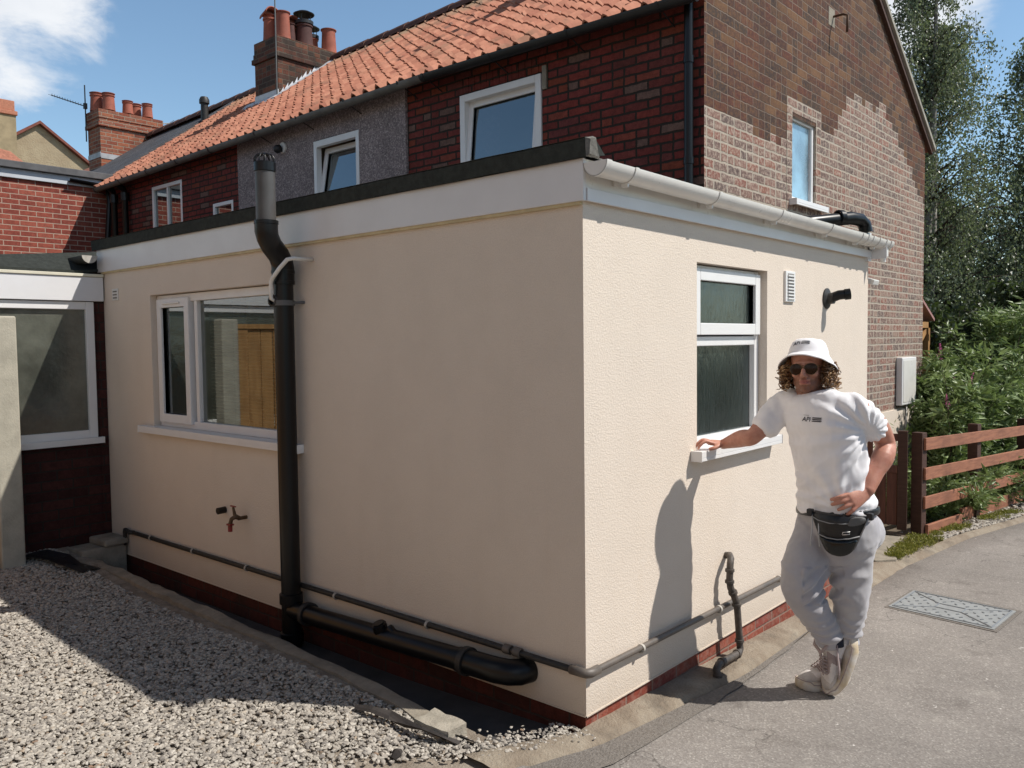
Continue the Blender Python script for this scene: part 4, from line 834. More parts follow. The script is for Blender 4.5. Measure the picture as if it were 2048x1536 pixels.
g.add(vs, [(i*5+j, i*5+j+1, (i+1)*5+j+1, (i+1)*5+j) for i in range(n) for j in range(4)]); g.build('mortar_cap', mat('pale_mortar', (.48, .43, .33), .95, .25, 9, bump=.8), C1, smooth=True)
for (x, y, r, h, cw, mm) in ((4.50, 9.16, .105, .40, 'hood', M_terra), (4.55, 8.90, .105, .40, None, M_terra), (4.86, 9.15, .10, .37, 'hood', M_terra), (4.95, 8.93, .125, .36, 'mush', mat('sooty_pot', (.09, .035, .03), .8, .3, 9)), (5.25, 9.16, .10, .28, 'mush', M_terra), (5.40, 8.92, .115, .37, None, M_terra), (4.74, 9.0, .08, .30, None, mat('sooty_pot', (.1, .1, .1)))): pot(C1, x, y, 6.26, r, h, mm, cw, ring=(cw is not None))
g = MB(); N = 9
def rp(x, y, up=0): s = (x-EX)/(RX-EX); p = roofpt(s, y); return Vector((x, y, p.z+up))
for i in range(N):       # stepped flashing on the sunny side
    xa = x0+(RX-.35-x0)*i/N; xb = x0+(RX-.35-x0)*(i+1)/N; g.add([rp(xa, y0-.012, .03), rp(xb, y0-.012, .03), rp(xb, y0-.012, .12+.02*(i % 2)), rp(xa, y0-.012, .04+.02*(i % 3))], [(0, 1, 2, 3)])
g.quad(rp(x0-.12, y0-.10, .055), rp(RX-.05, y0-.10, .055), rp(RX-.05, y0-.005, .075), rp(x0-.12, y0-.005, .075)); g.quad(rp(x0-.14, y0-.10, .05), rp(x0+.0, y0-.10, .08), rp(x0+.0, y1+.25, .08), rp(x0-.14, y1+.25, .05)); g.box((x0-.012, y0-.01, rp(x0, y0).z), (x0-.002, y1, rp(x0, y0).z+.13)); g.build('flashing', mat('white_lead', (.62, .63, .66), .6, .15, 9), C1)
C2 = thing('chimney', (4.9, 15.2, 5.4), 'smaller red brick chimney with five pots and an aerial, farther along the roof', 'chimney')
x0, x1, y0, y1 = 4.37, 5.62, 14.98, 15.55
g = MB(); g.box((x0, y0, 5.0), (x1, y1, 6.03)); g.box((x0-.04, y0-.04, 6.03), (x1+.04, y1+.04, 6.11)); g.box((x0-.015, y0-.015, 6.11), (x1+.015, y1+.015, 6.19)); g.box((x0-.03, y0-.03, 6.19), (x1+.03, y1+.03, 6.36)); g.build('brick_stack', brick('chimney_brick_red', [(.30, .09, .05), (.35, .12, .065), (.25, .075, .045), (.28, .11, .07)], (.36, .30, .23), mw=.012, seed=45, grime=.3), C2, bevel=.006)
g = MB(); g.add([(x0, y0, 6.362), (x1, y0, 6.362), (x1, y1, 6.362), (x0, y1, 6.362), (x0+.15, (y0+y1)/2, 6.42), (x1-.15, (y0+y1)/2, 6.42)], [(0, 1, 5, 4), (1, 2, 5), (2, 3, 4, 5), (3, 0, 4)]); g.build('mortar_cap', MATS['pale_mortar'], C2)
for (x, y, r, h) in ((4.50, 15.40, .12, .37), (4.63, 15.15, .115, .34), (5.00, 15.13, .10, .26), (5.28, 15.38, .11, .30), (5.40, 15.12, .10, .28)): pot(C2, x, y, 6.40, r, h, ring=True)
g = MB(); g.box((x0-.012, y0-.012, 5.42), (x0-.002, y1, 5.52)); g.box((x0, y0-.012, 5.40), (x1, y0-.002, 5.5)); g.build('flashing', M_lead, C2)
# aerials
T = thing('tv_aerial', (4.35, 15.54, 5.75), 'thin tv aerial on a pole strapped to the farther brick chimney', 'aerial')
g = MB(); g.tube([(4.33, 15.53, 5.80), (4.33, 15.53, 6.92)], .013, 8); g.build('mast', M_dkmetal, T)
g = MB(); p0 = Vector((4.33, 15.53, 6.50)); p1 = Vector((4.15, 16.75, 6.93)); g.tube([p0, p1], .009, 6)
sd_ = (p1-p0).cross(Vector((0, 0, 1))).normalized()
for k in range(12): c0 = p0.lerp(p1, .12+k*.078); w_ = .11-.003*k; g.tube([c0-sd_*w_, c0+sd_*w_], .004, 5); g.tube([c0-Vector((0, 0, .02)), c0+Vector((0, 0, .035))], .005, 5)
g.box(tuple(p0+Vector((-.03, -.03, -.05))), tuple(p0+Vector((.03, .03, .06)))); g.build('antenna_boom', M_dkmetal, T)
g = MB(); g.tube([(4.30, 8.72, 4.95), (4.30, 8.72, 7.2)], .010, 8); g.tube([(4.30, 8.72, 6.93), (4.27, 8.75, 7.1)], .008, 6); single(g, 'aerial_pole', mat('grey_pole', (.16, .16, .15), .5, .2), 'tall thin aerial pole rising against the larger dark chimney', 'aerial')
g = MB(); g.tube([(5.63, 15.2, 6.33), (6.1, 15.0, 6.42)], .010, 6); g.tube([(5.9, 14.97, 6.42), (5.9, 15.2, 6.40)], .006, 5); g.build('aerial_arm', M_clip, C2)
# clay roof beyond
g = MB(); g.prism([(2.75, 15.6, 3.9), (RX, 15.6, 5.86), (RX, 15.6, 5.7), (2.75, 15.6, 3.8)], (0, 7, -.1)); g.box((2.9, 15.62, 0), (8.5, 22, 3.85)); single(g, 'terrace_house', [M_oldtile], 'last clay roofed house of the terrace, just visible left of the farther chimney', 'house')

# ================================================================== NEIGHBOUR WING AND PORCH
N_ = thing('neighbour_wing', (1.2, 12.5, 0), 'flat roofed two storey wing of modern red brick projecting from the terrace', 'building')
g = MB(); g.box((-2.4, 11.30, -.2), (2.895, 15.0, 4.12)); g.build('brick_wall', M_modern, N_)
g = MB(); g.box((-2.45, 11.26, 4.115), (2.80, 11.30, 4.245)); g.build('fascia', mat('grey_white_fascia', (.55, .58, .62), .5, .1, 4), N_, bevel=.004)
g = MB(); g.box((-2.5, 11.20, 4.247), (2.98, 15.1, 4.35)); g.build('flat_roof', mat('grey_felt', (.13, .13, .135), .9, .25, 8, bump=.5), N_, bevel=.01)
g = MB(); gut(g, (2.3, 11.22, 4.20), (2.86, 11.22, 4.17), .05); g.tube([(2.84, 11.15, 4.16), (2.84, 11.1, 3.9), (2.80, 11.15, 3.2), (2.80, 11.15, 2.2)], .04, 12); g.build('rainwater_pipe', M_blackp, N_, smooth=True, auto=40)
P_ = thing('porch_extension', (-.9, 6, 0), 'neighbouring lean-to with white fascia, large patterned window and brick base darkened for shade', 'porch')
g = MB(); wall(g, 'S', 4.665, -1.75, -.0, -.2, 2.03, [(-1.62, -.075, .965, 2.03)], .06)
g.quad((-1.75, 4.665, -.2), (-1.75, 8.5, -.2), (-1.75, 8.5, 2.03), (-1.75, 4.665, 2.03)); g.build('brick_wall', M_porchb, P_, recalc=False)
g = MB(); wbox(g, 'S', 4.665, -1.80, -.012, 2.03, 2.215, .0, .035); g.build('fascia', M_fascia, P_, bevel=.003)
g = MB(); wbox(g, 'S', 4.665, -1.82, -.010, 2.217, 2.24, -.05, .045); g.build('fascia_trim', mat('cream_trim', (.70, .66, .52), .6, .1), P_, bevel=.003)
window(P_, 'S', 4.665, -1.615, -.08, .97, 2.025, [(-1.55, -.14, 1.03, 1.965, False)], rec=-.012, fw=.06, pane=G_porch, sill=(-1.65, -.055, .972, .028, .06))
g = MB(); g.box((-.062, 4.655, .2), (-.002, 4.664, 2.03)); g.build('corner_pier', M_porchb, P_)
g = MB(); g.prism([(-1.85, 4.66, 2.242), (-.14, 4.66, 2.245), (2.85, 5.5, 2.75), (2.85, 8.8, 2.75), (-.14, 8.8, 2.26), (-1.85, 8.8, 2.15)], (0, 0, .02)); g.build('lower_roof', M_felt, P_)
g = MB(); g.add([(-.06, 4.78, 2.36), (-.06, 9.0, 2.36), (2.85, 9.0, 3.1), (2.85, 4.78, 3.1), (-.06, 4.78, 2.24), (-.06, 9, 2.24)], [(0, 1, 2, 3), (0, 4, 5, 1)]); g.build('lean_to_roof', M_slate, P_)
g = MB(); gut(g, (-.12, 4.60, 2.375), (-.12, 9.0, 2.36), .055); g.build('gutter', mat('old_black_gutter', (.06, .06, .055), .6, .3, 8, dirt=.3), P_, smooth=True, auto=40)
g = MB(); g.prism([(-.12+.058*math.cos(math.pi*k/14), 4.60, 2.377-.058*math.sin(math.pi*k/14)) for k in range(15)], (0, -.006, 0)); g.build('gutter_stop_end', M_clip, P_, smooth=True, auto=40)
# concrete post and fence panel left of frame
g = MB(); g.box((-.86, 4.42, -.2), (-.705, 4.56, 1.90)); single(g, 'concrete_post', mat('pale_concrete', (.46, .43, .35), .9, .2, 9, bump=.8, bscale=80, bdist=.004, dirt=.12), 'square pale concrete post at the left edge in front of the porch window', 'post', bevel=.012)
F0 = thing('timber_fence', (-2.0, 4.5, 0), 'new orange timber fence panels running left from the concrete post', 'fence')
g = MB(); x = -.87
while x > -6: g.box((x-.115, 4.48+(.012 if int(x*10) % 2 else 0), .1), (x, 4.50+(.012 if int(x*10) % 2 else 0), 1.82)); x -= .125
g.box((-6, 4.50, .4), (-.87, 4.54, .5)); g.box((-6, 4.47, 1.82), (-.87, 4.53, 1.86)); g.build('boards', M_larch, F0)
# distant beige gable
B_ = thing('gable_house', (7, 27, 0), 'distant house with beige roughcast gable and red tiled verge behind the flat roof', 'house')
ap = (7.17, 8.53); sl = .72
g = MB(); g.prism([(1.5, 26, -.5), (12.8, 26, -.5), (12.8, 26, ap[1]-(12.8-ap[0])*sl), (ap[0], 26, ap[1]), (1.5, 26, ap[1]-(ap[0]-1.5)*sl)], (0, 8, 0)); g.build('gable_wall', mat('beige_roughcast', (.40, .33, .22), .95, .3, 2.2, bump=1, bscale=20, bdist=.02, dirt=.25, col2=(.33, .26, .17)), B_)
for (a, b, nm) in ((1.2, ap[0], 'left'), (ap[0], 13.1, 'right')):
    za, zb = ap[1]-abs(a-ap[0])*sl, ap[1]-abs(b-ap[0])*sl; g = MB(); g.prism([(a, 25.85, za+.01), (b, 25.85, zb+.01), (b, 25.85, zb+.10), (a, 25.85, za+.10)], (0, 8.2, 0)); g.build('tiled_roof', mat('dark_red_tile', (.22, .07, .05), .85, .3, 10), B_)
C3 = thing('chimney', (6.1, 25.8, 7), 'tan chimney with orange brick top cut by the left edge of the picture', 'chimney')
g = MB(); g.box((5.6, 25.5, 6.5), (6.38, 26.0, 8.55)); g.build('stack', mat('tan_stack', (.38, .30, .18), .9, .3, 4, bump=.6), C3)
g = MB(); g.box((5.55, 25.45, 8.55), (6.42, 26.05, 8.68)); g.box((5.6, 25.5, 8.68), (6.36, 26.0, 8.98)); g.build('brick_top', mat('orange_brick_top', (.50, .20, .12), .85, .3, 20), C3, bevel=.02)
g = MB(); g.prism([(2.0, 24.2, 6.2), (6.9, 24.2, 6.35), (6.0, 24.9, 7.35), (2.0, 24.9, 7.9)], (0, .06, -.03)); g.box((2.0, 24.4, 0), (6.8, 25.2, 6.25)); single(g, 'tiled_house', [M_oldtile], 'low orange tiled roof in front of the distant beige gable', 'house')
# ================================================================== GARDEN FENCE, GATE
FA = Vector((5.63, .16, 0)); FD = Vector((.9962, -.0872, 0)); FN = Vector((-.0872, -.9962, 0))
def fp(s, n, z): p = FA+FD*s+FN*n; return Vector((p.x, p.y, z-.04*s))
FR = thing('rail_fence', tuple(FA+Vector((0, 0, -.23))), 'brown rail fence with three horizontal boards in front of the flowering bush', 'fence')
def fbox(g, s0, s1, n0, n1, z0, z1):
    P = [fp(s, n, z) for s in (s0, s1) for n in (n0, n1) for z in (z0, z1)]
    g.add(P, [(0, 1, 3, 2), (4, 6, 7, 5), (0, 4, 5, 1), (2, 3, 7, 6), (0, 2, 6, 4), (1, 5, 7, 3)])
for i, s in enumerate((.0, 1.55, 3.3, 5.1)):
    g = MB(); fbox(g, s-.06, s+.06, -.10, 0, -.4, .775 if i == 0 else .80); g.build('fence_post', M_woodd, FR, bevel=.006)
for z in (.727, .445, .173):
    for a, b in ((-.03, 3.3), (3.305, 6.6)):
        g = MB(); n = 10; dz = random.uniform(-.006, .006); fbox(g, a, b, .001, .024, z-.115+dz, z+dz); g.build('rail', M_rail, FR, bevel=.004)
for a, b, n0, dz in ((.02, .95, .004, 0), (1.12, 6.6, -.05, .03)):
    g = MB(); fbox(g, a, b, n0, n0+.03, -.30, -.104+dz); g.build('gravel_board', M_rail, FR, bevel=.004)
GT = thing('garden_gate', (5.5, .28, -.15), 'brown boarded wooden gate with an open top beside the fence post', 'gate')
ga = Vector((5.49, .27, 0)); gd = Vector((-.24, .97, 0)).normalized(); gn = Vector((-gd.y, gd.x, 0))
def gbox(g, s0, s1, n0, n1, z0, z1):
    P = [ga+gd*s+gn*n+Vector((0, 0, z)) for s in (s0, s1) for n in (n0, n1) for z in (z0, z1)]
    g.add(P, [(0, 1, 3, 2), (4, 6, 7, 5), (0, 4, 5, 1), (2, 3, 7, 6), (0, 2, 6, 4), (1, 5, 7, 3)])
for s in (0, .68): g = MB(); gbox(g, s, s+.085, 0, .05, -.14, .80); g.build('gate_stile', M_woodd, GT, bevel=.004)
for z in (.70, .40): g = MB(); gbox(g, .086, .68, .01, .05, z, z+.07); g.build('gate_rail', M_gate, GT, bevel=.004)
g = MB(); gbox(g, .30, .35, .012, .045, .47, .70); g.build('gate_baluster', M_gate, GT)
g = MB(); s = .087
while s < .67: gbox(g, s, min(s+.092, .68), .0, .03, -.10, .445); s += .096
g.build('gate_boards', M_gate, GT, bevel=.005)
g = MB(); g.tube([(3.95, .33, -.20), (4.05, .25, -.20), (4.10, .30, .02), (4.02, .34, .05)], .012, 8); g.tube([(3.97, .36, -.2), (3.99, .34, .03)], .01, 8); single(g, 'boot_scraper', mat('rusty_iron', (.13, .055, .035), .85, .3, 20), 'small rusty bent iron bracket standing by the paving slab behind the man', 'bracket')

# ================================================================== PLANTS
def leafmat(name, c1, c2, rough=.42, tr=.35, spec=.5):
    m, nt, b = newmat(name); ri = nd(nt, 'ShaderNodeNewGeometry').outputs['Random Per Island']
    out = [n for n in nt.nodes if n.type == 'OUTPUT_MATERIAL'][0]
    c = ramp(nt, ri, [(0, c1), (.7, c2), (1, tuple(x*1.5 for x in c2))])
    nt.links.new(c, b.inputs['Base Color']); b.inputs['Roughness'].default_value = rough; b.inputs['Specular IOR Level'].default_value = spec
    t = nd(nt, 'ShaderNodeBsdfTranslucent', {'Color': mixc(nt, .5, c, (.10, .16, .02))})
    mx = nd(nt, 'ShaderNodeMixShader', {0: tr, 1: b.outputs[0], 2: t.outputs[0]}); nt.links.new(mx.outputs[0], out.inputs[0]); return m
def leaves(name, P, D, size, m, parent, asp=.5, fold=.25, seed=0, curl=0):
    """P positions, D leaf directions; builds folded diamond leaves (4 tris)"""
    rg = np.random.default_rng(seed); n = len(P); P = np.asarray(P, float); D = np.asarray(D, float); D /= np.linalg.norm(D, axis=1)[:, None]+1e-9
    Rn = rg.normal(size=(n, 3)); Sd = np.cross(D, Rn); Sd /= np.linalg.norm(Sd, axis=1)[:, None]+1e-9; Nn = np.cross(D, Sd)
    L = (size*rg.uniform(.65, 1.3, n))[:, None]; w = L*asp*.5
    a = P; t = P+D*L-Nn*L*curl; mid = P+D*L*.45+Nn*L*.02; l = mid+Sd*w+Nn*w*fold; r = mid-Sd*w+Nn*w*fold
    V = np.stack([a, l, t, r, mid], 1).reshape(-1, 3); o = np.arange(n)[:, None]*5
    F = np.concatenate([o+[0, 1, 4], o+[1, 2, 4], o+[2, 3, 4], o+[3, 0, 4]], 1).reshape(-1, 3)
    if parent is not None: V = V-np.array(parent.get('_o'))
    me = bpy.data.meshes.new(name); me.from_pydata(V.tolist(), [], F.tolist()); me.materials.append(m)
    ob = bpy.data.objects.new(name, me); COL.objects.link(ob); ob.parent = parent; return ob
M_bark = mat('birch_bark', (.42, .40, .36), .8, .4, 5, col2=(.12, .10, .09), stretch=(1, 1, 2))
M_dbark = mat('dark_bark', (.07, .05, .035), .9, .3, 8, bump=.6)
L_birch = leafmat('birch_leaf', (.12, .145, .085), (.24, .27, .17), .36, .45, .6)
L_dark = leafmat('dark_tree_leaf', (.03, .045, .022), (.075, .10, .045), .4, .25)
L_bush = leafmat('bush_leaf', (.13, .19, .06), (.27, .35, .15), .45, .35)
L_fern = leafmat('fresh_green_leaf', (.08, .14, .02), (.17, .25, .05), .5, .4)
def birch(base, H, rad, nb, nl, seed, label, lean=(0, 0), leaf=.055, droop=1.0, stems=2, lm=L_birch, bark=M_bark, z0=.12, group=None, name='birch_tree', shape=1.0):
    rg = np.random.default_rng(seed); T = thing(name, base, label, 'tree', group); B = np.array(base, float)
    g = MB(); LP = []; LD = []; tw = MB()
    for s in range(stems):
        a = seed+s*2.4; sp = .12*rad*(s > 0)
        top = B+[math.cos(a)*sp*2.2+lean[0], math.sin(a)*sp*2.2+lean[1], H*(1-.14*s)]
        pts = [B+(top-B)*t+np.array([math.sin(t*5+s)*.10, math.cos(t*4+s)*.10, 0])*min(1, t*4) for t in np.linspace(0, 1, 9)]
        g.tube(pts, [max(.02, H*.016*(1-.9*t)) for t in np.linspace(0, 1, 9)], 8)
        for k in range(nb//stems):
            t = z0+(1-z0)*rg.uniform(0, 1)**.85; p = B+(top-B)*t; a2 = rg.uniform(0, 6.283)
            env = rad*(math.sin(min(1, (1.03-t)*1.25)*math.pi/2)**(.8*shape))*rg.uniform(.55, 1.12)
            up = rg.uniform(.25, .9)*env*(1-.3*t)
            q = p+np.array([math.cos(a2)*env, math.sin(a2)*env, up]); mid = (p+q)/2+[0, 0, .12*env]
            tw.tube([p, mid, q], [.012+.010*env, .008+.004*env, .004], 5, caps=False)
            ns = int(7*droop)+3
            for j in range(ns):
                u = rg.uniform(.25, 1.0); c = (1-u)**2*p+2*u*(1-u)*mid+u*u*q
                d = np.array([math.cos(a2), math.sin(a2), 0])*rg.uniform(-.1, .5)+rg.normal(0, .25, 3); d[2] = rg.uniform(-.3, .25)
                ln = rg.uniform(.35, 1.0)*(.45+.5*droop)*min(1.2, env*.6+.3); m = int(nl/(nb*ns)); 
                if j < 3: tw.tube([c, c+d*ln*.4, c+d*ln*.6+np.array([0, 0, -ln*.5*droop])], [.004, .003, .002], 3, caps=False)
                for i in range(m):
                    v = rg.uniform(0, 1); x = c+d*ln*(v*.9)+np.array([0, 0, -ln*droop*.9*v*v])+rg.normal(0, .045+.03*rad/2, 3)
                    LP.append(x); dd = rg.normal(0, .6, 3); dd[2] -= .9*droop; LD.append(dd)
    g.build('trunk', bark, T, smooth=True); tw.build('branches', M_dbark, T)
    leaves('crown', LP, LD, leaf, lm, T, asp=.75, seed=seed); return T
birch((14.1, 2.55, -.6), 9.3, 1.85, 210, 68000, 4, 'tall loose birch tree with drooping twigs rising beside the gable', lean=(-.2, -.25), leaf=.052, droop=1.3, shape=1.0)
birch((16.3, 1.0, -.7), 8.3, 2.3, 150, 48000, 9, 'lower spreading birch at the right edge behind the garden', lean=(.2, -.2), leaf=.06, droop=1.0)
for i, (x, y, H, r, lab) in enumerate(((19, 7.6, 6.0, 2.4, 'dense dark tree directly behind the gable corner'), (21.5, 4.6, 6.0, 2.7, 'dense dark tree behind the tall birch'), (23, 1.2, 6.2, 2.8, 'dark bushy tree behind the garden near the right edge'), (26, -2.2, 6.5, 3.2, 'dark broad tree farthest right along the lane'))):
    birch((x, y, -.88), H, r, 120, 26000, 20+i, lab, leaf=.13, droop=.35, stems=1, lm=L_dark, bark=M_dbark, z0=.03, group=None, name='dark_tree', shape=.6)
for i, (x, y, H, r, lab) in enumerate(((11.6, 2.3, 2.6, 1.25, 'dark shrub in the shade between the house corner and the birch'), (13.0, .7, 2.7, 1.3, 'dark shrub behind the flowering bush'), (15.2, -.1, 2.6, 1.5, 'dark shrub at the right edge behind the rail fence'))):
    birch((x, y, -.5), H, r, 90, 15000, 40+i, lab, leaf=.09, droop=.4, stems=1, lm=L_dark, bark=M_dbark, z0=.0, name='dark_shrub', shape=.35)
birch((-10.5, 10.5, 0), 13.0, 3.6, 110, 20000, 77, 'garden tree behind the photographer, mirrored in the upstairs window', leaf=.17, droop=.3, stems=1, lm=L_fern, bark=M_dbark, z0=.1, name='garden_tree', shape=.8)
# flowering bush
def bush(base, spots, H, label, seed, leaf=.14, n=26, lm=L_bush, flowers=0, name='flowering_bush'):
    rg = np.random.default_rng(seed); T = thing(name, base, label, 'bush'); st = MB(); LP = []; LD = []; FL = MB()
    for k in range(n):
        sx, sy = spots[rg.integers(len(spots))]; p = np.array([sx+rg.normal(0, .12), sy+rg.normal(0, .1), base[2]]); a = rg.uniform(0, 6.28); out = rg.uniform(.15, .75); h = H*rg.uniform(.55, 1.0)
        pts = []
        for t in np.linspace(0, 1, 12): pts.append(p+np.array([math.cos(a)*out*t**1.6, math.sin(a)*out*t**1.6*.7, h*(t-.13*t**4)]))
        st.tube(pts, [.010*(1-.75*t) for t in np.linspace(0, 1, 12)], 5)
        for t in np.linspace(.06, 1, 34):
            i = min(int(t*11), 10); f = t*11-i; c = pts[i]+(pts[i+1]-pts[i])*f; az = t*40+k
            for o in (0, math.pi/2, math.pi, 4.7):
                d = np.array([math.cos(az+o), math.sin(az+o), rg.uniform(-.5, .65)]); 
                m = rg.integers(1, 4)
                for j in range(m): LP.append(c+d*rg.uniform(0, .12)); LD.append(d+rg.normal(0, .4, 3))
        if k < flowers:
            c = Vector(pts[-1]); d = Vector(pts[-1]-pts[-2]).normalized(); 
            for q in range(60): t = random.random(); FL.lathe(c+d*(.16*t)+Vector((random.gauss(0, 1), random.gauss(0, 1), random.gauss(0, 1)))*.014*(1.15-t), [(.0, -.005), (.006, 0), (.0, .005)], 5)
    st.build('stems', M_dbark, T); leaves('foliage', LP, LD, leaf, lm, T, asp=.27, fold=.4, seed=seed, curl=.25)
    if flowers: FL.build('flower_spikes', mat('magenta_flower', (.55, .10, .30), .7, .2), T)
    return T
bush((8.6, .75, -.3), [(8.0, .45), (8.3, .7), (8.6, .35), (8.9, .7), (9.2, .4)], 2.15, 'leafy bush with long pointed leaves and pink flower spikes behind the fence', 5, n=46, flowers=7)
bush((10.2, .5, -.35), [(9.6, .35), (10, .6), (10.4, .2), (10.8, .5), (11.2, .1)], 2.9, 'taller leafy bush at the right edge behind the fence', 6, n=46)
bush((7.0, .35, -.27), [(6.6, .35), (7.2, .3), (7.9, .2), (8.6, .12), (9.4, .05)], .62, 'low bushy growth pushing through the fence rails', 8, n=34, leaf=.10, name='low_bush')
T = thing('fern_plant', (6.4, .9, -.2), 'feathery bright green plant behind the gate against the cream plinth', 'plant'); LP = []; LD = []; rg = np.random.default_rng(2)
for k in range(60):
    p = np.array([6.1+rg.uniform(0, 1.0), .80+rg.normal(0, .05), -.25]); h = rg.uniform(.5, 1.0); d = rg.normal(0, .13, 2)
    for t in np.linspace(.1, 1, 34): LP.append(p+[d[0]*t, d[1]*t, h*t]); LD.append([rg.normal(0, .7), rg.normal(0, .7), .6])
leaves('foliage', LP, LD, .055, L_fern, T, asp=.16)
# low moss and grass at the fence foot
def tufts(name, spots, h, m, label, seed):
    rg = np.random.default_rng(seed); LP = []; LD = []
    for (x, y, z, n, r, hh) in spots:
        for k in range(n): a = rg.uniform(0, 6.28); q = r*math.sqrt(rg.uniform()); LP.append([x+q*math.cos(a), y+q*math.sin(a)*.6, z+rg.uniform(0, hh)]); LD.append([rg.normal(0, .6), rg.normal(0, .6), rg.uniform(.2, 1.1)])
    T = leaves(name, LP, LD, h, m, None, asp=.3, seed=seed); return tag(T, label, 'ground cover', kind='stuff')
L_moss = leafmat('yellow_moss', (.13, .14, .018), (.27, .25, .05), .6, .35)
rg = np.random.default_rng(4); sp = []
for k in range(52):
    x = rg.uniform(4.35, 5.5); sp.append((x, edge(x)+.06+rg.uniform(0, .08+.16*(x-4.3)), gz(x, 0)+.015, 90, .07, .03))
for cx in (6.05, 6.3, 7.0, 7.4, 7.7, 5.75):
    for k in range(6): x = cx+rg.normal(0, .12); sp.append((x, edge(x)+.15+rg.uniform(-.05, .1), gz(x, 0)+.015, 90, .08, .035))
tufts('moss_and_stonecrop', sp, .028, L_moss, 'yellow green moss and stonecrop spreading along the kerb at the fence foot', 3)
sp = [(rg.uniform(5.7, 10), rg.uniform(.15, .9), -.24-.04*2, 60, .12, .10) for _ in range(40)]+[(rg.uniform(4.3, 5.5), rg.uniform(.62, .95), -.19, 60, .1, .06) for _ in range(22)]
tufts('garden_weeds', sp, .07, L_dark, 'dark weeds growing under the gate and behind the rail fence', 6)
# porch canopy on the front of the house
T = thing('porch_canopy', (9.1, 1.7, 1.2), 'corner of a small timber porch with pinkish tiled roof beyond the gable', 'porch')
g = MB(); g.prism([(8.66, 1.08, 2.30), (9.50, 1.08, 1.93), (9.50, 1.08, 1.89), (8.66, 1.08, 2.26)], (0, 1.4, 0)); g.build('tiled_roof', mat('pink_tile', (.42, .22, .20), .8, .2, 12), T)
g = MB(); g.box((8.66, 1.12, 1.80), (9.44, 1.18, 1.88)); g.box((9.36, 1.12, -.4), (9.44, 1.20, 1.88)); g.prism([(8.66, 1.13, 1.45), (9.3, 1.13, 1.80), (9.3, 1.13, 1.72), (8.66, 1.13, 1.36)], (0, .05, 0)); g.build('timber_frame', M_larch, T)
# parked car glimpsed beyond the bush
T = thing('parked_car', (14.2, 5.2, -.6), 'dark blue parked car mostly hidden behind the flowering bush', 'car')
zb = -.6; g = MB(); prof = [(-2.0, .35), (-2.05, .62), (-1.85, .80), (-1.1, .90), (-.55, 1.36), (.65, 1.42), (1.45, .98), (1.95, .92), (2.05, .60), (2.0, .32)]
for i, (w, sc) in enumerate(((.80, 1),)):
    vs = []
    for yy in (-.82, -.74, .74, .82):
        k = .97 if abs(yy) > .8 else 1
        for (a, z) in prof: vs.append((14.2+a*k, 5.2+yy*(.86 if z > 1.1 else 1), zb+z*(k if z > .5 else 1)))
    n = len(prof); g.add(vs, [(i*n+j, i*n+(j+1) % n, (i+1)*n+(j+1) % n, (i+1)*n+j) for i in range(3) for j in range(n)]+[tuple(range(n)), tuple(range(3*n, 4*n))])
g.build('body', mat('blue_car_paint', (.02, .03, .07), .25, .1, coat=1), T, smooth=True, auto=30, bevel=.03)
g = MB()
for yy in (-.80, .80):
    g.quad((14.2-.95, 5.2+yy*1.0, zb+.93), (14.2+1.2, 5.2+yy*1.0, zb+.96), (14.2+.6, 5.2+yy*.9, zb+1.33), (14.2-.5, 5.2+yy*.9, zb+1.30))
g.quad((14.2-1.14, 4.6, zb+.93), (14.2-1.14, 5.8, zb+.93), (14.2-.60, 5.75, zb+1.35), (14.2-.60, 4.65, zb+1.35)); g.build('windows', mat('car_glass', (.01, .012, .014), .08, .1), T)
for a in (-1.3, 1.3):
    for yy in (-.8, .8): g = MB(); g.lathe((14.2+a, 5.2+yy-.1, zb+.31), [(0, 0), (.2, 0), (.31, .02), (.31, .18), (.2, .2), (0, .2)], 24, axis=(0, 1, 0)); g.build('wheel', mat('tyre', (.02, .02, .02), .8), T, smooth=True, auto=40)

# ================================================================== ACROSS THE YARD (unseen, added behind the photographer to bounce light and block sky)
F1 = thing('bounce_fence', (-5.6, 4, 0), 'unseen boarded fence added behind the photographer to bounce warm light', 'fence')  # unseen fence, added to throw warm light on the shaded wall
g = MB(); y = -6.0
while y < 4.4: g.box((-5.62, y, .02), (-5.60+(.012 if int(y*8) % 2 else 0), y+.125, 1.85)); y += .13
g.build('boards', M_larch, F1)
g = MB(); g.box((-5.68, -6, .4), (-5.63, 4.4, .5)); g.box((-5.68, -6, 1.4), (-5.63, 4.4, 1.5)); g.build('arris_rail', M_larch, F1)
O1 = thing('bounce_house', (-11, -1, 0), 'unseen pale rendered house added behind the photographer to bounce warm light', 'house')  # unseen house, added for warm bounce and to hide some blue sky
g = MB(); wall(g, 'S', -8.0, -15.0, -8.5, 0, 5.0, [], .1); g.box((-15, -8, 0), (-8.5, 6.5, 5.0)); g.build('rendered_wall', render_mat('bounce_house_render', (.84, .76, .66), .4), O1)
g = MB(); g.prism([(-15.3, -8.2, 4.95), (-8.2, -8.2, 4.95), (-11.75, -8.2, 7.2)], (0, 14.9, 0)); g.build('roof', M_oldtile, O1)
for (a, b_) in ((-5, 1.0), (-1, 1.0), (3, 1.0), (-5, 3.3), (-1, 3.3), (3, 3.3)):
    g = MB(); g.box((-8.5, a, b_), (-8.44, a+1.2, b_+1.1)); w_ = g.build('window', M_upvc, O1, bevel=.01); g = MB(); g.box((-8.441, a+.08, b_+.08), (-8.43, a+1.12, b_+1.02)); g.build('pane', M_black, w_)

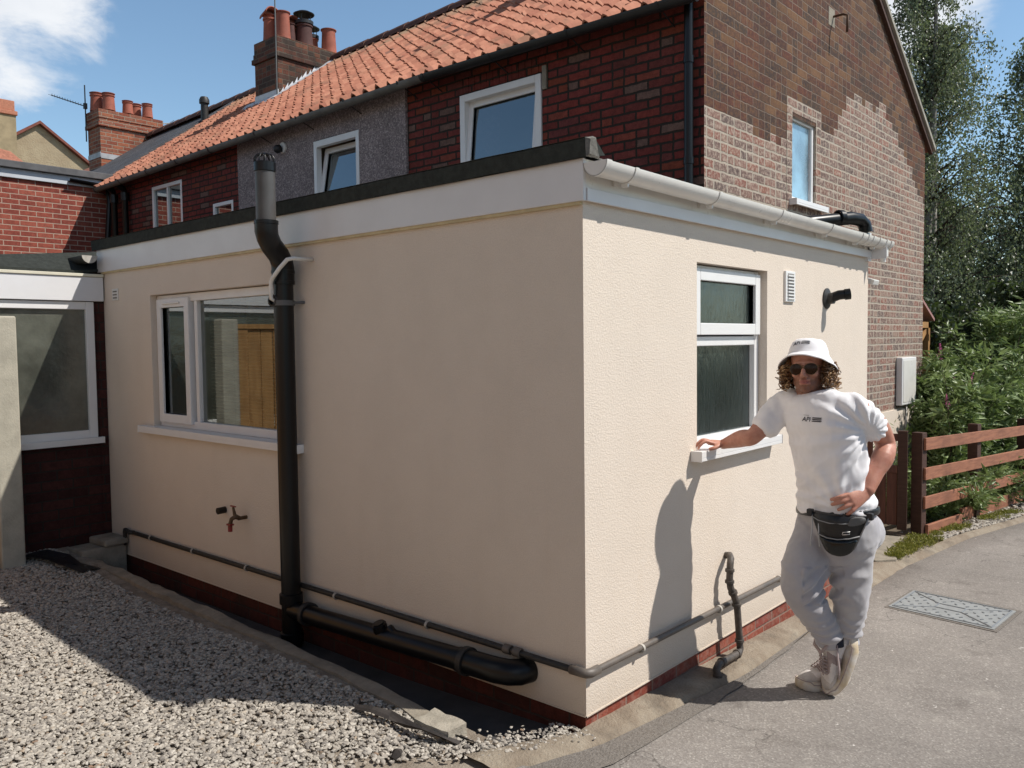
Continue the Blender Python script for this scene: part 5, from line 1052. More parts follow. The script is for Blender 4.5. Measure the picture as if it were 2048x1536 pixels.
g = MB(); g.box((-7, -8.4, -.4), (16, -8.2, 1.7)); g.box((-7, -8.45, 1.7), (16, -8.15, 1.78))
single(g, 'sky_block_wall', M_porchb, 'unseen dark brick wall added behind the photographer to block low sky light', 'wall')  # unseen wall, added to cut ambient light on the sunny side
for i, (x, y, H, r, lab) in enumerate(((-3, -10.5, 6.5, 2.6, 'unseen broad dark tree added behind the photographer to block sky light'), (5.5, -11.5, 6.0, 2.8, 'unseen rounded dark tree added farther along to block sky light'))):
    birch((x, y, 0), H, r, 80, 9000, 90+i, lab, leaf=.26, droop=.3, stems=1, lm=L_dark, bark=M_dbark, z0=.03, name='dark_tree', shape=.6)  # unseen trees, added to block sky light from across the lane
# ================================================================== THE MAN AT THE WINDOW
PO = Vector((1.12, -.62, 0)); PR = Vector((.659, -.752, 0)).normalized(); PF = Vector((-.752, -.659, 0)).normalized()
def Q(r, f, z): return PO+PR*r+PF*f+Vector((0, 0, z))
def V3(r, f, z=0): return PR*r+PF*f+Vector((0, 0, z))
def blob(mb, c, rad, ax=None, seg=18):
    ax = ax or (PR, PF, Vector((0, 0, 1))); vs = []; rings = 11; c = Vector(c)
    vs.append(c+ax[2]*rad[2])
    for i in range(1, rings):
        t = math.pi*i/rings
        for k in range(seg):
            a = 2*math.pi*k/seg; vs.append(c+ax[0]*(rad[0]*math.sin(t)*math.cos(a))+ax[1]*(rad[1]*math.sin(t)*math.sin(a))+ax[2]*(rad[2]*math.cos(t)))
    vs.append(c-ax[2]*rad[2]); fs = [(0, 1+k, 1+(k+1) % seg) for k in range(seg)]
    for i in range(rings-2):
        for k in range(seg): k2 = (k+1) % seg; fs.append((1+i*seg+k, 1+(i+1)*seg+k, 1+(i+1)*seg+k2, 1+i*seg+k2))
    l = len(vs)-1; b = 1+(rings-2)*seg; fs += [(b+k, l, b+(k+1) % seg) for k in range(seg)]
    mb.add(vs, fs)
def limb(mb, pts, rad, seg=18, sub=5, ell=1, up=None):
    P = [Vector(p) for p in pts]; n = len(P); out = []; rr = []; rad = list(rad)
    for i in range(n-1):
        p0, p1, p2, p3 = P[max(i-1, 0)], P[i], P[i+1], P[min(i+2, n-1)]
        for k in range(sub):
            t = k/sub; out.append(.5*((2*p1)+(p2-p0)*t+(2*p0-5*p1+4*p2-p3)*t*t+(3*p1-p0-3*p2+p3)*t**3)); s = t*t*(3-2*t); rr.append(rad[i]*(1-s)+rad[i+1]*s)
    out.append(P[-1]); rr.append(rad[-1])
    a = (out[0]-out[1]).normalized(); b = (out[-1]-out[-2]).normalized(); r0, r1 = rr[0], rr[-1]
    out = [out[0]+a*r0*.62, out[0]+a*r0*.42]+out+[out[-1]+b*r1*.42, out[-1]+b*r1*.62]; rr = [r0*.45, r0*.8]+rr+[r1*.8, r1*.45]
    mb.tube(out, rr, seg, ell=ell, up=up)
def loft(mb, secs, seg=36, pw=2.0):
    """secs: (centre, axis_a, axis_b, ra, rb) closed superellipse rings"""
    vs = []; n = len(secs)
    for (c, a, b, ra, rb) in secs:
        for k in range(seg):
            q = 2*math.pi*k/seg; x, y = math.cos(q), math.sin(q); x = math.copysign(abs(x)**(2/pw), x); y = math.copysign(abs(y)**(2/pw), y); vs.append(Vector(c)+a*(ra*x)+b*(rb*y))
    fs = [(i*seg+k, i*seg+(k+1) % seg, (i+1)*seg+(k+1) % seg, (i+1)*seg+k) for i in range(n-1) for k in range(seg)]
    fs += [tuple(reversed(range(seg))), tuple(range((n-1)*seg, n*seg))]; mb.add(vs, fs)
def fuse(name, mb, voxel, smooth, m, parent, disp=None, attr=None):
    me = bpy.data.meshes.new('t'); me.from_pydata([tuple(v) for v in mb.v], [], mb.f); bm = bmesh.new(); bm.from_mesh(me); bmesh.ops.recalc_face_normals(bm, faces=bm.faces); bm.to_mesh(me); bm.free()
    t = bpy.data.objects.new('t', me); COL.objects.link(t)
    r = t.modifiers.new('r', 'REMESH'); r.mode = 'VOXEL'; r.voxel_size = voxel
    if smooth: s = t.modifiers.new('s', 'SMOOTH'); s.factor = .5; s.iterations = smooth
    bpy.context.view_layer.update(); dg = bpy.context.evaluated_depsgraph_get(); me2 = bpy.data.meshes.new_from_object(t.evaluated_get(dg)); bpy.data.objects.remove(t); bpy.data.meshes.remove(me)
    me2.name = name
    if disp:
        co = [v.co.copy() for v in me2.vertices]; nr = [v.normal.copy() for v in me2.vertices]
        for v, c, n in zip(me2.vertices, co, nr): v.co = c+n*disp(c, n)
    if attr:
        at = me2.attributes.new(attr[0], 'FLOAT', 'POINT'); at.data.foreach_set('value', [attr[1](v.co) for v in me2.vertices])
    org = Vector(parent['_o'])
    for v in me2.vertices: v.co -= org
    me2.polygons.foreach_set('use_smooth', [True]*len(me2.polygons)); me2.materials.clear(); me2.materials.append(m)
    o = bpy.data.objects.new(name, me2); COL.objects.link(o); o.parent = parent; o['_o'] = tuple(parent['_o']); return o
UP = Vector((0, 0, 1))
tn = V3(-.87, .49); tl = V3(.49, .87)          # torso front and his left
MAN = thing('person', (1.14, -.60, -.05), 'man in white bucket hat and grey joggers with one hand on the window sill', 'person')
def skinmat():
    m, nt, b = newmat('tanned_skin'); pos = GP(nt); n = noise(nt, pos, 28, 5, .6)
    c = mixc(nt, sstep(nt, n, .3, .7), (.56, .275, .195), (.45, .19, .13))
    lp = nd(nt, 'ShaderNodeAttribute', attribute_name='lip').outputs['Fac']; c = mixc(nt, lp, c, (.36, .11, .09))
    bd = nd(nt, 'ShaderNodeAttribute', attribute_name='beard').outputs['Fac']; nf = noise(nt, pos, 260, 3)
    c = mixc(nt, mth(nt, 'MULTIPLY', bd, mth(nt, 'ADD', .6, mth(nt, 'MULTIPLY', nf, .6)), clamp=True), c, (.13, .055, .025))
    nt.links.new(c, b.inputs['Base Color']); b.inputs['Roughness'].default_value = .5; b.inputs['Subsurface Weight'].default_value = .12; b.inputs['Subsurface Radius'].default_value = (.01, .004, .002); b.inputs['Subsurface Scale'].default_value = .6
    setbump(nt, b, noise(nt, pos, 140, 4), .25, .002); return m
M_skin = skinmat()
# ---- head frame
hy = V3(-math.sin(R_(30)), math.cos(R_(30))); hx = V3(math.cos(R_(30)), math.sin(R_(30)))
hz = (UP+hx*-.05+hy*-.03).normalized(); hx = (hx-hz*hx.dot(hz)).normalized(); hy = hx.cross(hz)
HC = Q(-.112, .0, 1.534)
def Hh(x, y, z): return HC+hx*x+hy*y+hz*z
hax = (hx, hy, hz)
b = MB()
blob(b, Hh(0, -.012, .045), (.075, .093, .082), hax); blob(b, Hh(0, .022, -.018), (.062, .066, .085), hax); blob(b, Hh(0, .034, -.072), (.055, .050, .038), hax); blob(b, Hh(0, .066, -.092), (.024, .020, .018), hax)
blob(b, Hh(0, .080, .030), (.050, .014, .012), hax)
for s in (-1, 1):
    blob(b, Hh(s*.036, .066, -.022), (.024, .020, .020), hax); blob(b, Hh(s*.076, -.008, -.005), (.010, .020, .033), hax); blob(b, Hh(s*.011, .100, -.031), (.008, .010, .007), hax)
    blob(b, Hh(s*.045, .02, -.055), (.018, .035, .028), hax)
limb(b, [Hh(0, .086, .018), Hh(0, .103, -.008), Hh(0, .116, -.029)], [.008, .0105, .0125], 12, 4)
blob(b, Hh(0, .092, -.0525), (.025, .011, .0050), hax); blob(b, Hh(0, .090, -.0655), (.021, .012, .0060), hax); blob(b, Hh(0, .082, -.045), (.028, .012, .012), hax)
limb(b, [Hh(0, -.012, -.045), Hh(0, -.012, -.10), Q(-.075, .0, 1.395)], [.058, .058, .066], 20, 4)
# torso under the shirt, pelvis and legs
loft(b, [(Q(-.07, .015, 1.42), tl, tn, .07, .055), (Q(-.062, .015, 1.385), tl, tn, .15, .075), (Q(-.05, .02, 1.32), tl, tn, .165, .10), (Q(-.03, .02, 1.2), tl, tn, .155, .11), (Q(-.005, .02, 1.05), tl, tn, .14, .10), (Q(.02, .01, .9), tl, tn, .15, .10), (Q(.04, .0, .78), tl, tn, .15, .11), (Q(.04, 0, .72), tl, tn, .11, .09)])
# legs
Rh, Rk, Ra = Q(-.015, -.07, .76), Q(-.170, .06, .545), Q(.005, .03, .225)
Lh, Lk, La = Q(.085, .05, .78), Q(.085, .05, .46), Q(.105, -.085, .055)
limb(b, [Rh, Rk, Q(-.08, .03, .38), Ra], [.075, .055, .052, .035]); limb(b, [Lh, Lk, Q(.105, -.0, .28), La], [.070, .048, .036, .024])
# his right arm, hand on the sill
Rs, Re, Rw = Q(-.185, -.125, 1.345), Q(-.335, -.115, 1.205), Vector((1.050, -.098, 1.145))
limb(b, [Rs, Rs.lerp(Re, .5)+Vector((0, 0, .006)), Re, Re.lerp(Rw, .35)+Vector((0, 0, .004)), Rw], [.052, .048, .040, .043, .025], 20)
blob(b, Re+Vector((0, 0, -.012)), (.032, .032, .03))
h = Vector((-.62, .78, 0)).normalized(); lat = Vector((-h.y, h.x, 0)); lat = -lat if lat.dot(Vector((-1, -1, 0))) < 0 else lat
Kc = Vector((1.012, -.040, 1.154))
loft(b, [(Rw, lat, UP, .024, .019), (Rw.lerp(Kc, .35)+UP*.003, lat, UP, .033, .017), (Rw.lerp(Kc, .75)+UP*.002, lat, UP, .041, .015), (Kc, lat, UP, .042, .013), (Kc+h*.008, lat, UP, .036, .009)], 20)
for i, (L_, cz) in enumerate(((.074, .0), (.082, .004), (.076, .003), (.060, -.002))):
    B0 = Kc+lat*(.033-.0222*i)-h*(.004*abs(i-1)); fd = (h+lat*(.20-.12*i)).normalized(); z0 = Kc.z
    P = [Vector((*(B0-fd*.02).xy, z0-.003)), Vector((*B0.xy, z0+.003)), Vector((*(B0+fd*L_*.38).xy, z0+.010+cz)), Vector((*(B0+fd*L_*.72).xy, z0-.006+cz*.5)), Vector((*(B0+fd*L_*.90).xy, 1.128))]
    limb(b, P, [.0095, .0100, .0092, .0083, .0070], 12, 4)
limb(b, [Rw+lat*.014+h*.012, Rw+lat*.036+h*.028+UP*-.004, Rw+lat*.050+h*.052+UP*-.012, Rw+lat*.052+h*.075+UP*-.0165], [.013, .0125, .0105, .0085], 12, 4)
# his left arm, hand on the hip
Ls, Le, Lw = Q(.060, .155, 1.355), Q(.238, .045, 1.185), Q(.108, .165, .982)
limb(b, [Ls, Ls.lerp(Le, .5)+V3(.012, 0, .012), Le, Le.lerp(Lw, .30)+V3(.008, .01, 0), Le.lerp(Lw, .65), Lw], [.057, .055, .045, .049, .040, .029], 22)
blob(b, Le+V3(.012, -.012, .0), (.034, .034, .036)); blob(b, Ls.lerp(Le, .45)+V3(-.01, .02, .0), (.045, .045, .05))
K2 = Q(.026, .192, .945); hd = (K2-Lw).normalized(); hn = V3(-.25, .95, .1).normalized(); l2 = hn.cross(hd).normalized()   # l2 roughly up
if l2.z < 0: l2 = -l2
loft(b, [(Lw, l2, hn, .027, .022), (Lw.lerp(K2, .4), l2, hn, .036, .020), (Lw.lerp(K2, .8), l2, hn, .043, .018), (K2, l2, hn, .043, .015), (K2+hd*.01, l2, hn, .036, .010)], 20)
tips = [(-.060, .165, .945), (-.058, .168, .922), (-.032, .178, .900), (.006, .182, .876)]
for i, tp_ in enumerate(tips):
    B0 = K2+l2*(.032-.0215*i)+hd*.0; T1 = Q(*tp_); m1 = B0.lerp(T1, .42)+hn*.014; m2 = B0.lerp(T1, .76)+hn*.010
    limb(b, [B0-hd*.02, B0, m1, m2, T1], [.010, .0105, .0098, .009, .0076], 12, 4)
limb(b, [Lw+l2*.016+hd*.01, Lw+l2*.038+hd*.03-hn*.012, Lw+l2*.046+hd*.055-hn*.030], [.014, .0125, .010], 12, 4)
def beard(co):
    d = co-HC; x, y, z = d.dot(hx), d.dot(hy), d.dot(hz)
    if z > -.02 or z < -.14 or y < -.02: return 0.0
    k = min(1, max(0, (-z-.022)/.03)); lip = 1 if abs(x) > .024 or not (-.072 < z < -.047) else .1
    return k*lip*min(1, max(0, (z+.14)/.03))*.8
BODY = fuse('body', b, .0042, 2, M_skin, MAN, attr=('beard', beard))
at = BODY.data.attributes.new('lip', 'FLOAT', 'POINT'); oo = Vector(MAN['_o'])
def lipf(co):
    d = co+oo-HC; x, y, z = d.dot(hx), d.dot(hy), d.dot(hz)
    return max(0, 1-abs((z+.059)/.0125)**2-abs(x/.027)**2) if y > .07 else 0
at.data.foreach_set('value', [min(1, 1.6*lipf(v.co)) for v in BODY.data.vertices])
g = MB()
for s in (-1, 1): blob(g, Hh(s*.031, .074, .006), (.012, .012, .012), hax)
g.build('eyes', mat('eye_white', (.6, .6, .58), .3), MAN, smooth=True)
# ---- sunglasses
M_gold = mat('thin_gold_frame', (.16, .11, .05), .35, .1, metallic=.9)
g = MB(); fr = MB()
for s in (-1, 1):
    vs = []; n = 22; c0 = Hh(s*.0335, .1005, .004); ax_ = (hx-hy*.16*s).normalized()
    for k in range(n):
        a = 2*math.pi*k/n; rx = .0300; rz_ = .0225 if math.sin(a) > 0 else .0300; p = c0+ax_*(rx*math.cos(a)*(1 if math.sin(a) > -.3 else .93))+hz*(rz_*math.sin(a)); vs.append(p)
    ctr = c0+hy*.004; g.add([ctr]+vs, [(0, 1+k, 1+(k+1) % n) for k in range(n)]); fr.tube(vs+[vs[0]], .0010, 6, caps=False)
    fr.tube([c0+ax_*s*.028+hz*.010, Hh(s*.075, .085, .012), Hh(s*.079, .0, .008), Hh(s*.077, -.02, -.005)], .0016, 6)
fr.tube([Hh(-.010, .106, .014), Hh(0, .109, .016), Hh(.010, .106, .014)], .0016, 6); fr.tube([Hh(-.012, .104, .005), Hh(0, .109, .008), Hh(.012, .104, .005)], .0015, 6)
sg = g.build('sunglasses', mat('dark_lens', (.018, .007, .005), .18, .1, spec=.35), MAN, smooth=True, recalc=True); fr.build('frame', M_gold, sg, smooth=True)
# ---- hair
def hairmat():
    m, nt, b = newmat('curly_brown_hair'); ri = nd(nt, 'ShaderNodeNewGeometry').outputs['Random Per Island']
    c = ramp(nt, ri, [(0, (.06, .03, .014)), (.35, (.13, .065, .028)), (.75, (.26, .14, .06)), (1, (.45, .28, .13))]); nt.links.new(c, b.inputs['Base Color']); b.inputs['Roughness'].default_value = .45; return m
g = MB(); rg = np.random.default_rng(12)
for k in range(430):
    a = rg.uniform(-.62, math.pi+.62)+math.pi            # sides and back: angle around the head, face side left free
    side = abs(math.cos(a)); rx, ry = .082, .095
    z0 = rg.uniform(-.062, .025)
    bulge = rg.uniform(.0, .030)*(1 if z0 < .04 else .5)+(.008 if side > .7 else 0)
    p = Hh((rx+bulge)*math.cos(a), (ry+bulge)*math.sin(a)-.012, z0); out = (hx*math.cos(a)+hy*math.sin(a)).normalized(); tg = hz.cross(out)
    ln = rg.uniform(.025, .055); rr = rg.uniform(.006, .013); ph = rg.uniform(0, 6); tu = rg.uniform(1.2, 2.2); d = (-hz+out*rg.uniform(-.25, .7)+tg*rg.normal(0, .4)).normalized(); e1 = d.orthogonal().normalized(); e2 = d.cross(e1)
    n = 13; g.tube([p+d*ln*t+e1*rr*math.cos(ph+tu*6.28*t)+e2*rr*math.sin(ph+tu*6.28*t) for t in np.linspace(0, 1, n)], [.0042*(1-.6*t)*(.7+.6*math.sin(k)**2) for t in np.linspace(0, 1, n)], 5)
for sgn in (-1, 1): blob(g, Hh(sgn*.082, -.018, .005), (.022, .055, .052), hax); blob(g, Hh(sgn*.088, -.012, -.02), (.018, .035, .032), hax)
blob(g, Hh(0, -.075, -.005), (.075, .035, .065), hax)
g.build('hair', hairmat(), MAN, smooth=True, recalc=False)
# ---- bucket hat
hb = (hz-hy*.16+hx*.06).normalized(); hfx = (hx-hb*hx.dot(hb)).normalized(); hfy = hfx.cross(hb); g = MB(); seg = 56; HB = Hh(0, -.008, 0)
prof = [(.0, .141), (.040, .141), (.062, .136), (.076, .124), (.084, .108), (.090, .088), (.0945, .068), (.097, .062), (.110, .042), (.126, .020), (.139, .000), (.1395, -.003), (.137, -.003), (.124, .017), (.108, .038), (.095, .056), (.09, .07)]
vs = []
for j, (r, z) in enumerate(prof):
    for k in range(seg):
        a = 2*math.pi*k/seg; w = max(0, (r-.093)/.038); dz = (.040*max(0, math.sin(a))**1.5*w)+.003*w*math.sin(3*a+1)+.0035*mnoise.noise((math.cos(a)*3, math.sin(a)*3, z*30))
        rr = r*(1+.012*math.sin(2*a+.5)+.015*mnoise.noise((math.cos(a)*2, math.sin(a)*2, z*14))); vs.append(HB+hfx*(rr*.97*math.cos(a))+hfy*(rr*1.10*math.sin(a))+hb*(z+dz))
n = len(prof); g.add(vs, [(j*seg+k, j*seg+(k+1) % seg, (j+1)*seg+(k+1) % seg, (j+1)*seg+k) for j in range(n-1) for k in range(seg)])
M_white = mat('white_cotton', (.88, .87, .885), .85, .04, 10, bump=.25, bscale=300, bdist=.001, sheen=.2, spec=.2)
HAT = g.build('bucket_hat', M_white, MAN, smooth=True)
# ---- t-shirt
b = MB()
ts = (tl+UP*.16).normalized()
loft(b, [(Q(-.072, .012, 1.428), ts, tn, .080, .068), (Q(-.070, .013, 1.412), ts, tn, .122, .085), (Q(-.062, .015, 1.378), tl, tn, .170, .108), (Q(-.050, .02, 1.32), tl, tn, .190, .132), (Q(-.034, .02, 1.24), tl, tn, .188, .138), (Q(-.012, .02, 1.12), tl, tn, .178, .140), (Q(.008, .02, 1.0), tl, tn, .176, .143), (Q(.020, .012, .92), tl, tn, .185, .150), (Q(.026, .005, .868), tl, tn, .190, .155), (Q(.030, .005, .850), tl, tn, .185, .150)], pw=2.2)
def sleeve(a, m, e, r): limb(b, [a, m, e], r, 24, 6)
sRe = Rs.lerp(Re, .60); limb(b, [Q(-.125, -.06, 1.365), Rs+UP*.004, sRe+UP*-.008], [.075, .070, .070], 24, 6)
sLe = Ls.lerp(Le, .54); limb(b, [Q(.0, .10, 1.365), Ls+V3(.0, .0, .002), sLe+V3(0, 0, -.004)], [.070, .063, .069], 24, 6)
def shirtfold(c, n):
    d = c-PO; r, f, z = d.dot(PR), d.dot(PF), d.z
    a = (r*.75+z*.66); bb = (-r*.66+z*.75)               # folds sweep from his left armpit to his right hip
    f1 = 1-abs(mnoise.noise((a*5, bb*22, f*6)))*2; low = max(0, min(1, (1.25-z)/.2))
    v = .008*(f1-.5)*(.35+.65*low)
    dA = math.hypot(r-.115, z-1.255); th = math.atan2(z-1.255, r-.115); v += .0055*math.sin(th*17+2.2*mnoise.noise((dA*6, th*1.5, 3)))*math.exp(-((dA-.16)/.13)**2)
    dB = math.hypot(r+.02, z-.90); tb = math.atan2(z-.90, r+.02); v += .0045*math.sin(tb*13+2*mnoise.noise((dB*6, tb, 9)))*math.exp(-((dB-.17)/.13)**2)
    v += .005*mnoise.noise((r*14, z*9, f*14)); v += .0022*mnoise.noise((r*40, z*30, f*40))
    if z < .93: v += .006*math.sin(r*42+f*25)*(.93-z)/.08
    if r < -.20 or (r > .03 and z > 1.22): v += .0016*math.sin((r*.7+z)*80+3*mnoise.noise((r*9, f*9, z*9)))
    return v
SH = fuse('t_shirt', b, .0065, 5, M_white, MAN, disp=shirtfold)
# neckline ribbing
g = MB(); ctr = Q(-.079, .012, 1.418); g.tube([ctr+ts*(.076*math.cos(a))+tn*(.071*math.sin(a))+UP*(-.018*math.sin(a)+.004) for a in np.linspace(0, 2*math.pi, 33)], .0065, 8, caps=False); g.build('collar', M_white, SH, smooth=True)
# ---- joggers
b = MB()
loft(b, [(Q(.030, .0, .885), tl, tn, .165, .125), (Q(.034, .0, .83), tl, tn, .185, .140), (Q(.040, -.005, .77), tl, tn, .190, .152), (Q(.038, -.005, .70), tl, tn, .178, .145), (Q(.035, -.0, .64), tl, tn, .145, .12), (Q(.03, 0, .60), tl, tn, .10, .09)], pw=2.2)
blob(b, Q(.04, 0, .755)-tn*.085+tl*.06, (.10, .11, .10)); blob(b, Q(.035, -.03, .755)-tn*.07-tl*.07, (.10, .10, .10))
limb(b, [Q(-.02, -.05, .76), Q(-.095, .01, .66), Rk+V3(.012, 0, .01), Q(-.135, .05, .46), Q(-.070, .04, .36), Q(-.020, .035, .275), Ra+V3(-.002, 0, .025)], [.120, .104, .093, .082, .068, .057, .046], 28, 6)
limb(b, [Q(.075, .045, .76), Q(.078, .055, .60), Lk+V3(-.005, 0, .02), Q(.085, .02, .34), Q(.095, -.03, .22), Q(.100, -.065, .135)], [.108, .088, .080, .068, .054, .044], 28, 6)
def legfold(c, n):
    d = c-PO; r, f, z = d.dot(PR), d.dot(PF), d.z
    v = .009*(1-2*abs(mnoise.noise((r*6, z*11, f*6))))+.006*mnoise.noise((r*10, z*6, f*10))+.002*mnoise.noise((r*35, z*35, f*35))
    if z < .42: v += .0055*math.sin(z*150+5*mnoise.noise((r*14, f*14, z*4)))*min(1, (.42-z)/.15)
    if .45 < z < .62 and r > -.18 and r < .02: v += .010*math.sin((z-r*.9)*85+2*mnoise.noise((r*8, f*8, z*8)))
    v -= .0
    return v
M_jog = mat('grey_fleece_jersey', (.40, .39, .42), .95, .12, 7, bump=.4, bscale=350, bdist=.001, sheen=.4, spec=.1, col2=(.47, .46, .47))
J = fuse('joggers', b, .007, 5, M_jog, MAN, disp=legfold)
g = MB()
for k, (r_, f_) in enumerate(((-.128, .118), (-.105, .135))): g.tube([Q(r_, f_, .87), Q(r_-.004, f_+.012, .81), Q(r_-.012+.012*k, f_+.012, .745), Q(r_-.010+.012*k, f_+.012, .725)], [.0032, .003, .003, .0045], 7)
g.build('drawstring', mat('pale_cord', (.5, .5, .5), .8), J, smooth=True)
g = MB(); loft(g, [(Ra+V3(.006, .0, .035), PR, PF, .043, .043), (Ra+V3(.012, 0, -.005), PR, PF, .040, .042)]); g.build('sock', mat('navy_sock', (.015, .017, .03), .9), MAN, smooth=True, auto=60)
# ---- trainers
M_shoe = mat('dirty_white_trainer', (.76, .72, .70), .7, .15, 25, dirt=.12, bump=.3, bscale=200, bdist=.001); M_sole = mat('yellowed_rubber', (.62, .50, .33), .6, .25, 14, dirt=.25, col2=(.76, .72, .66)); M_mesh = mat('pinkish_mesh', (.42, .34, .33), .85, .2, 60, bump=.6, bscale=400, bdist=.001)
M_toe = mat('grey_white_overlay', (.60, .56, .53), .75, .2, 30, bump=.2)
def trainer(toe, heel, upv, flip=1, sc=1.0):
    x = (toe-heel); L = x.length; x.normalize(); z = (upv-x*upv.dot(x)).normalized(); y = z.cross(x)*flip
    S_ = sc
    def P(a, b_, c): return heel+x*(a*L)+y*(b_*S_)+z*(c*S_)
    b = MB(); secs = []
    for (a, w, h0, cy) in ((.02, .026, .062, 0), (.08, .036, .088, 0), (.2, .040, .092, 0), (.32, .040, .090, .0), (.45, .043, .072, .002), (.6, .048, .056, .004), (.75, .050, .044, .004), (.88, .044, .034, 0), (.96, .030, .026, -.003), (.99, .016, .018, -.003)):
        secs.append((P(a, cy, .022+h0/2), y, z, w, h0/2+.004))
    loft(b, secs, 28, 2.4); o = fuse('shoe', b, .0042, 3, M_shoe, MAN); o.data.materials.append(M_mesh); o.data.materials.append(M_toe); og = Vector(MAN['_o'])
    for p in o.data.polygons:
        d = p.center+og-heel; a = d.dot(x)/L; c = d.dot(z)/S_; yy = abs(d.dot(y))/S_; st = .30+.9*(.10-c)
        if (st < a < st+.13 and c > .03 and yy > .018) or (.44 < a < .66 and yy < .030 and c > .05): p.material_index = 1
        elif a > .80 or (a < .10 and c < .075) or (.62 < a < .8 and c < .05): p.material_index = 2
    s = MB(); vs = []; N = 40
    def wid(a): return .033+.020*math.sin(min(1, a*1.15)*math.pi*.62)-(.0 if a < .86 else .9*(a-.86)**1.3)
    ring = []
    for k in range(N):
        q = 2*math.pi*k/N; a = .5-.53*math.cos(q); ww = (.046+.008*(a-.5))*abs(math.sin(q))**.62*math.copysign(1, math.sin(q)); ring.append((a, ww))
    for (c, sc) in ((-.006, .90), (-.002, .95), (.003, 1.0), (.012, 1.02), (.020, 1.01), (.023, .96)):
        for (a, ww) in ring: vs.append(P(.5+(a-.5)*sc, ww*sc*1.05, c+.022*max(0, a-.75)**1.2*4*.4+(.006 if a < .12 else 0)+(.010 if (a > .9 or a < .1) and c > .01 else 0)))
    s.add(vs, [(i*N+k, i*N+(k+1) % N, (i+1)*N+(k+1) % N, (i+1)*N+k) for i in range(5) for k in range(N)]+[tuple(range(N)), tuple(range(5*N, 6*N))]); s.build('sole', M_sole, o, smooth=True, auto=50)
    sm = MB(); sm.tube([P(.5+(a_-.5)*1.005, w_*1.03, .0245+(.010 if (a_ > .9 or a_ < .1) else 0)+.022*max(0, a_-.75)**1.2*1.6) for a_, w_ in ring+ring[:1]], .0022, 5, caps=False); sm.build('sole_seam', M_mesh, o, smooth=True)
    l = MB()
    for i in range(6):
        a = .40+i*.055; hh = .022+np.interp(a, [.32, .45, .6, .75], [.097, .078, .063, .050]); l.tube([P(a, -.024, hh-.012), P(a+.01, -.012, hh+.001), P(a+.015, .012, hh+.001), P(a+.0, .024, hh-.012)], .0032, 6); l.tube([P(a, -.024, hh-.012), P(a+.04, .018, hh-.001)], .003, 6)
    l.build('laces', M_mesh, o, smooth=True)
    m = MB()
    for sd in (-1, 1):
        m.tube([P(.12, sd*.039, .085), P(.3, sd*.043, .070), P(.5, sd*.047, .048), P(.66, sd*.050, .036)], [.006, .008, .009, .006], 8, ell=.5)
    m.tube([P(.03, 0, .11), P(.10, -.033, .116), P(.22, -.038, .122), P(.33, -.026, .125), P(.33, .026, .125), P(.22, .038, .122), P(.10, .033, .116), P(.03, 0, .11)], .008, 8, caps=False); m.build('overlays', M_mesh, o, smooth=True); return o
trainer(Q(-.102, -.10, -.052), Q(.165, -.205, -.052), UP, sc=1.38)
trainer(Q(.040, -.035, -.036), Q(.128, .010, .245), V3(-.90, .12, .30), sc=1.34)
# ---- belt bag
BG = thing('belt_bag', tuple(Q(-.02, .17, .69)), 'black leather belt bag with grey piping worn across the front of the grey joggers', 'bag')
bn = V3(-.42, .90); bw = V3(.90, .42); bt_ = (UP+bw*.08).normalized(); bw2 = (bw-bt_*bw.dot(bt_)).normalized()
def BP(x, y, z): return Q(-.022, .158, .800)+bw2*x+bn*y+bt_*z
out = [(-.130, .072), (-.118, .035), (-.098, -.005), (-.075, -.050), (-.052, -.088), (-.020, -.108), (.030, -.110), (.068, -.092), (.085, -.055), (.098, -.010), (.112, .040), (.128, .082)]
top = [(.06, .086), (0, .080), (-.07, .076)]
def chai(poly, n=2):
    for _ in range(n): poly = [q for i in range(len(poly)) for q in ((poly[i][0]*.75+poly[(i+1) % len(poly)][0]*.25, poly[i][1]*.75+poly[(i+1) % len(poly)][1]*.25), (poly[i][0]*.25+poly[(i+1) % len(poly)][0]*.75, poly[i][1]*.25+poly[(i+1) % len(poly)][1]*.75))]
    return poly
def pad(name, poly, y0, y1, m, sc=.88, puff=0):
    poly = chai(poly); g = MB(); cx = sum(p[0] for p in poly)/len(poly); cz = sum(p[1] for p in poly)/len(poly); n = len(poly); P = []
    lv = ((y0, 1), (y0+(y1-y0)*.55, 1.0), (y0+(y1-y0)*.88, .96), (y1, sc), (y1+puff, sc*.5))
    for (y, s) in lv:
        for (x, z) in poly: P.append(BP(cx+(x-cx)*s, y-abs(cx+(x-cx)*s)**2*2.2, cz+(z-cz)*s))
    g.add(P, [(i*n+k, i*n+(k+1) % n, (i+1)*n+(k+1) % n, (i+1)*n+k) for i in range(len(lv)-1) for k in range(n)]+[tuple(range(n)), tuple(range((len(lv)-1)*n, len(lv)*n))])
    return g.build(name, m, BG, smooth=True, auto=60)
M_lth = mat('black_leather', (.016, .016, .017), .38, .3, 40, bump=.35, bscale=120, bdist=.002); M_pip = mat('grey_piping', (.30, .30, .30), .6); M_gl = mat('grey_leather_panel', (.12, .12, .118), .5, .2, 20, bump=.2)
pad('bag_body', out+top, -.04, .042, M_lth, .9, .004)
pk = [(-.082, -.030), (-.064, -.062), (-.045, -.092), (-.018, -.106), (.028, -.108), (.064, -.088), (.080, -.055), (.088, -.018), (.03, -.030), (-.03, -.036)]
pad('front_pocket', pk, .03, .058, mat('patent_black', (.008, .010, .010), .22, .3, 15), .9, .003)
pad('top_panel', [(.035, .030), (.105, .048), (.118, .082), (.05, .078), (.040, .055)], .02, .050, M_gl, .9)
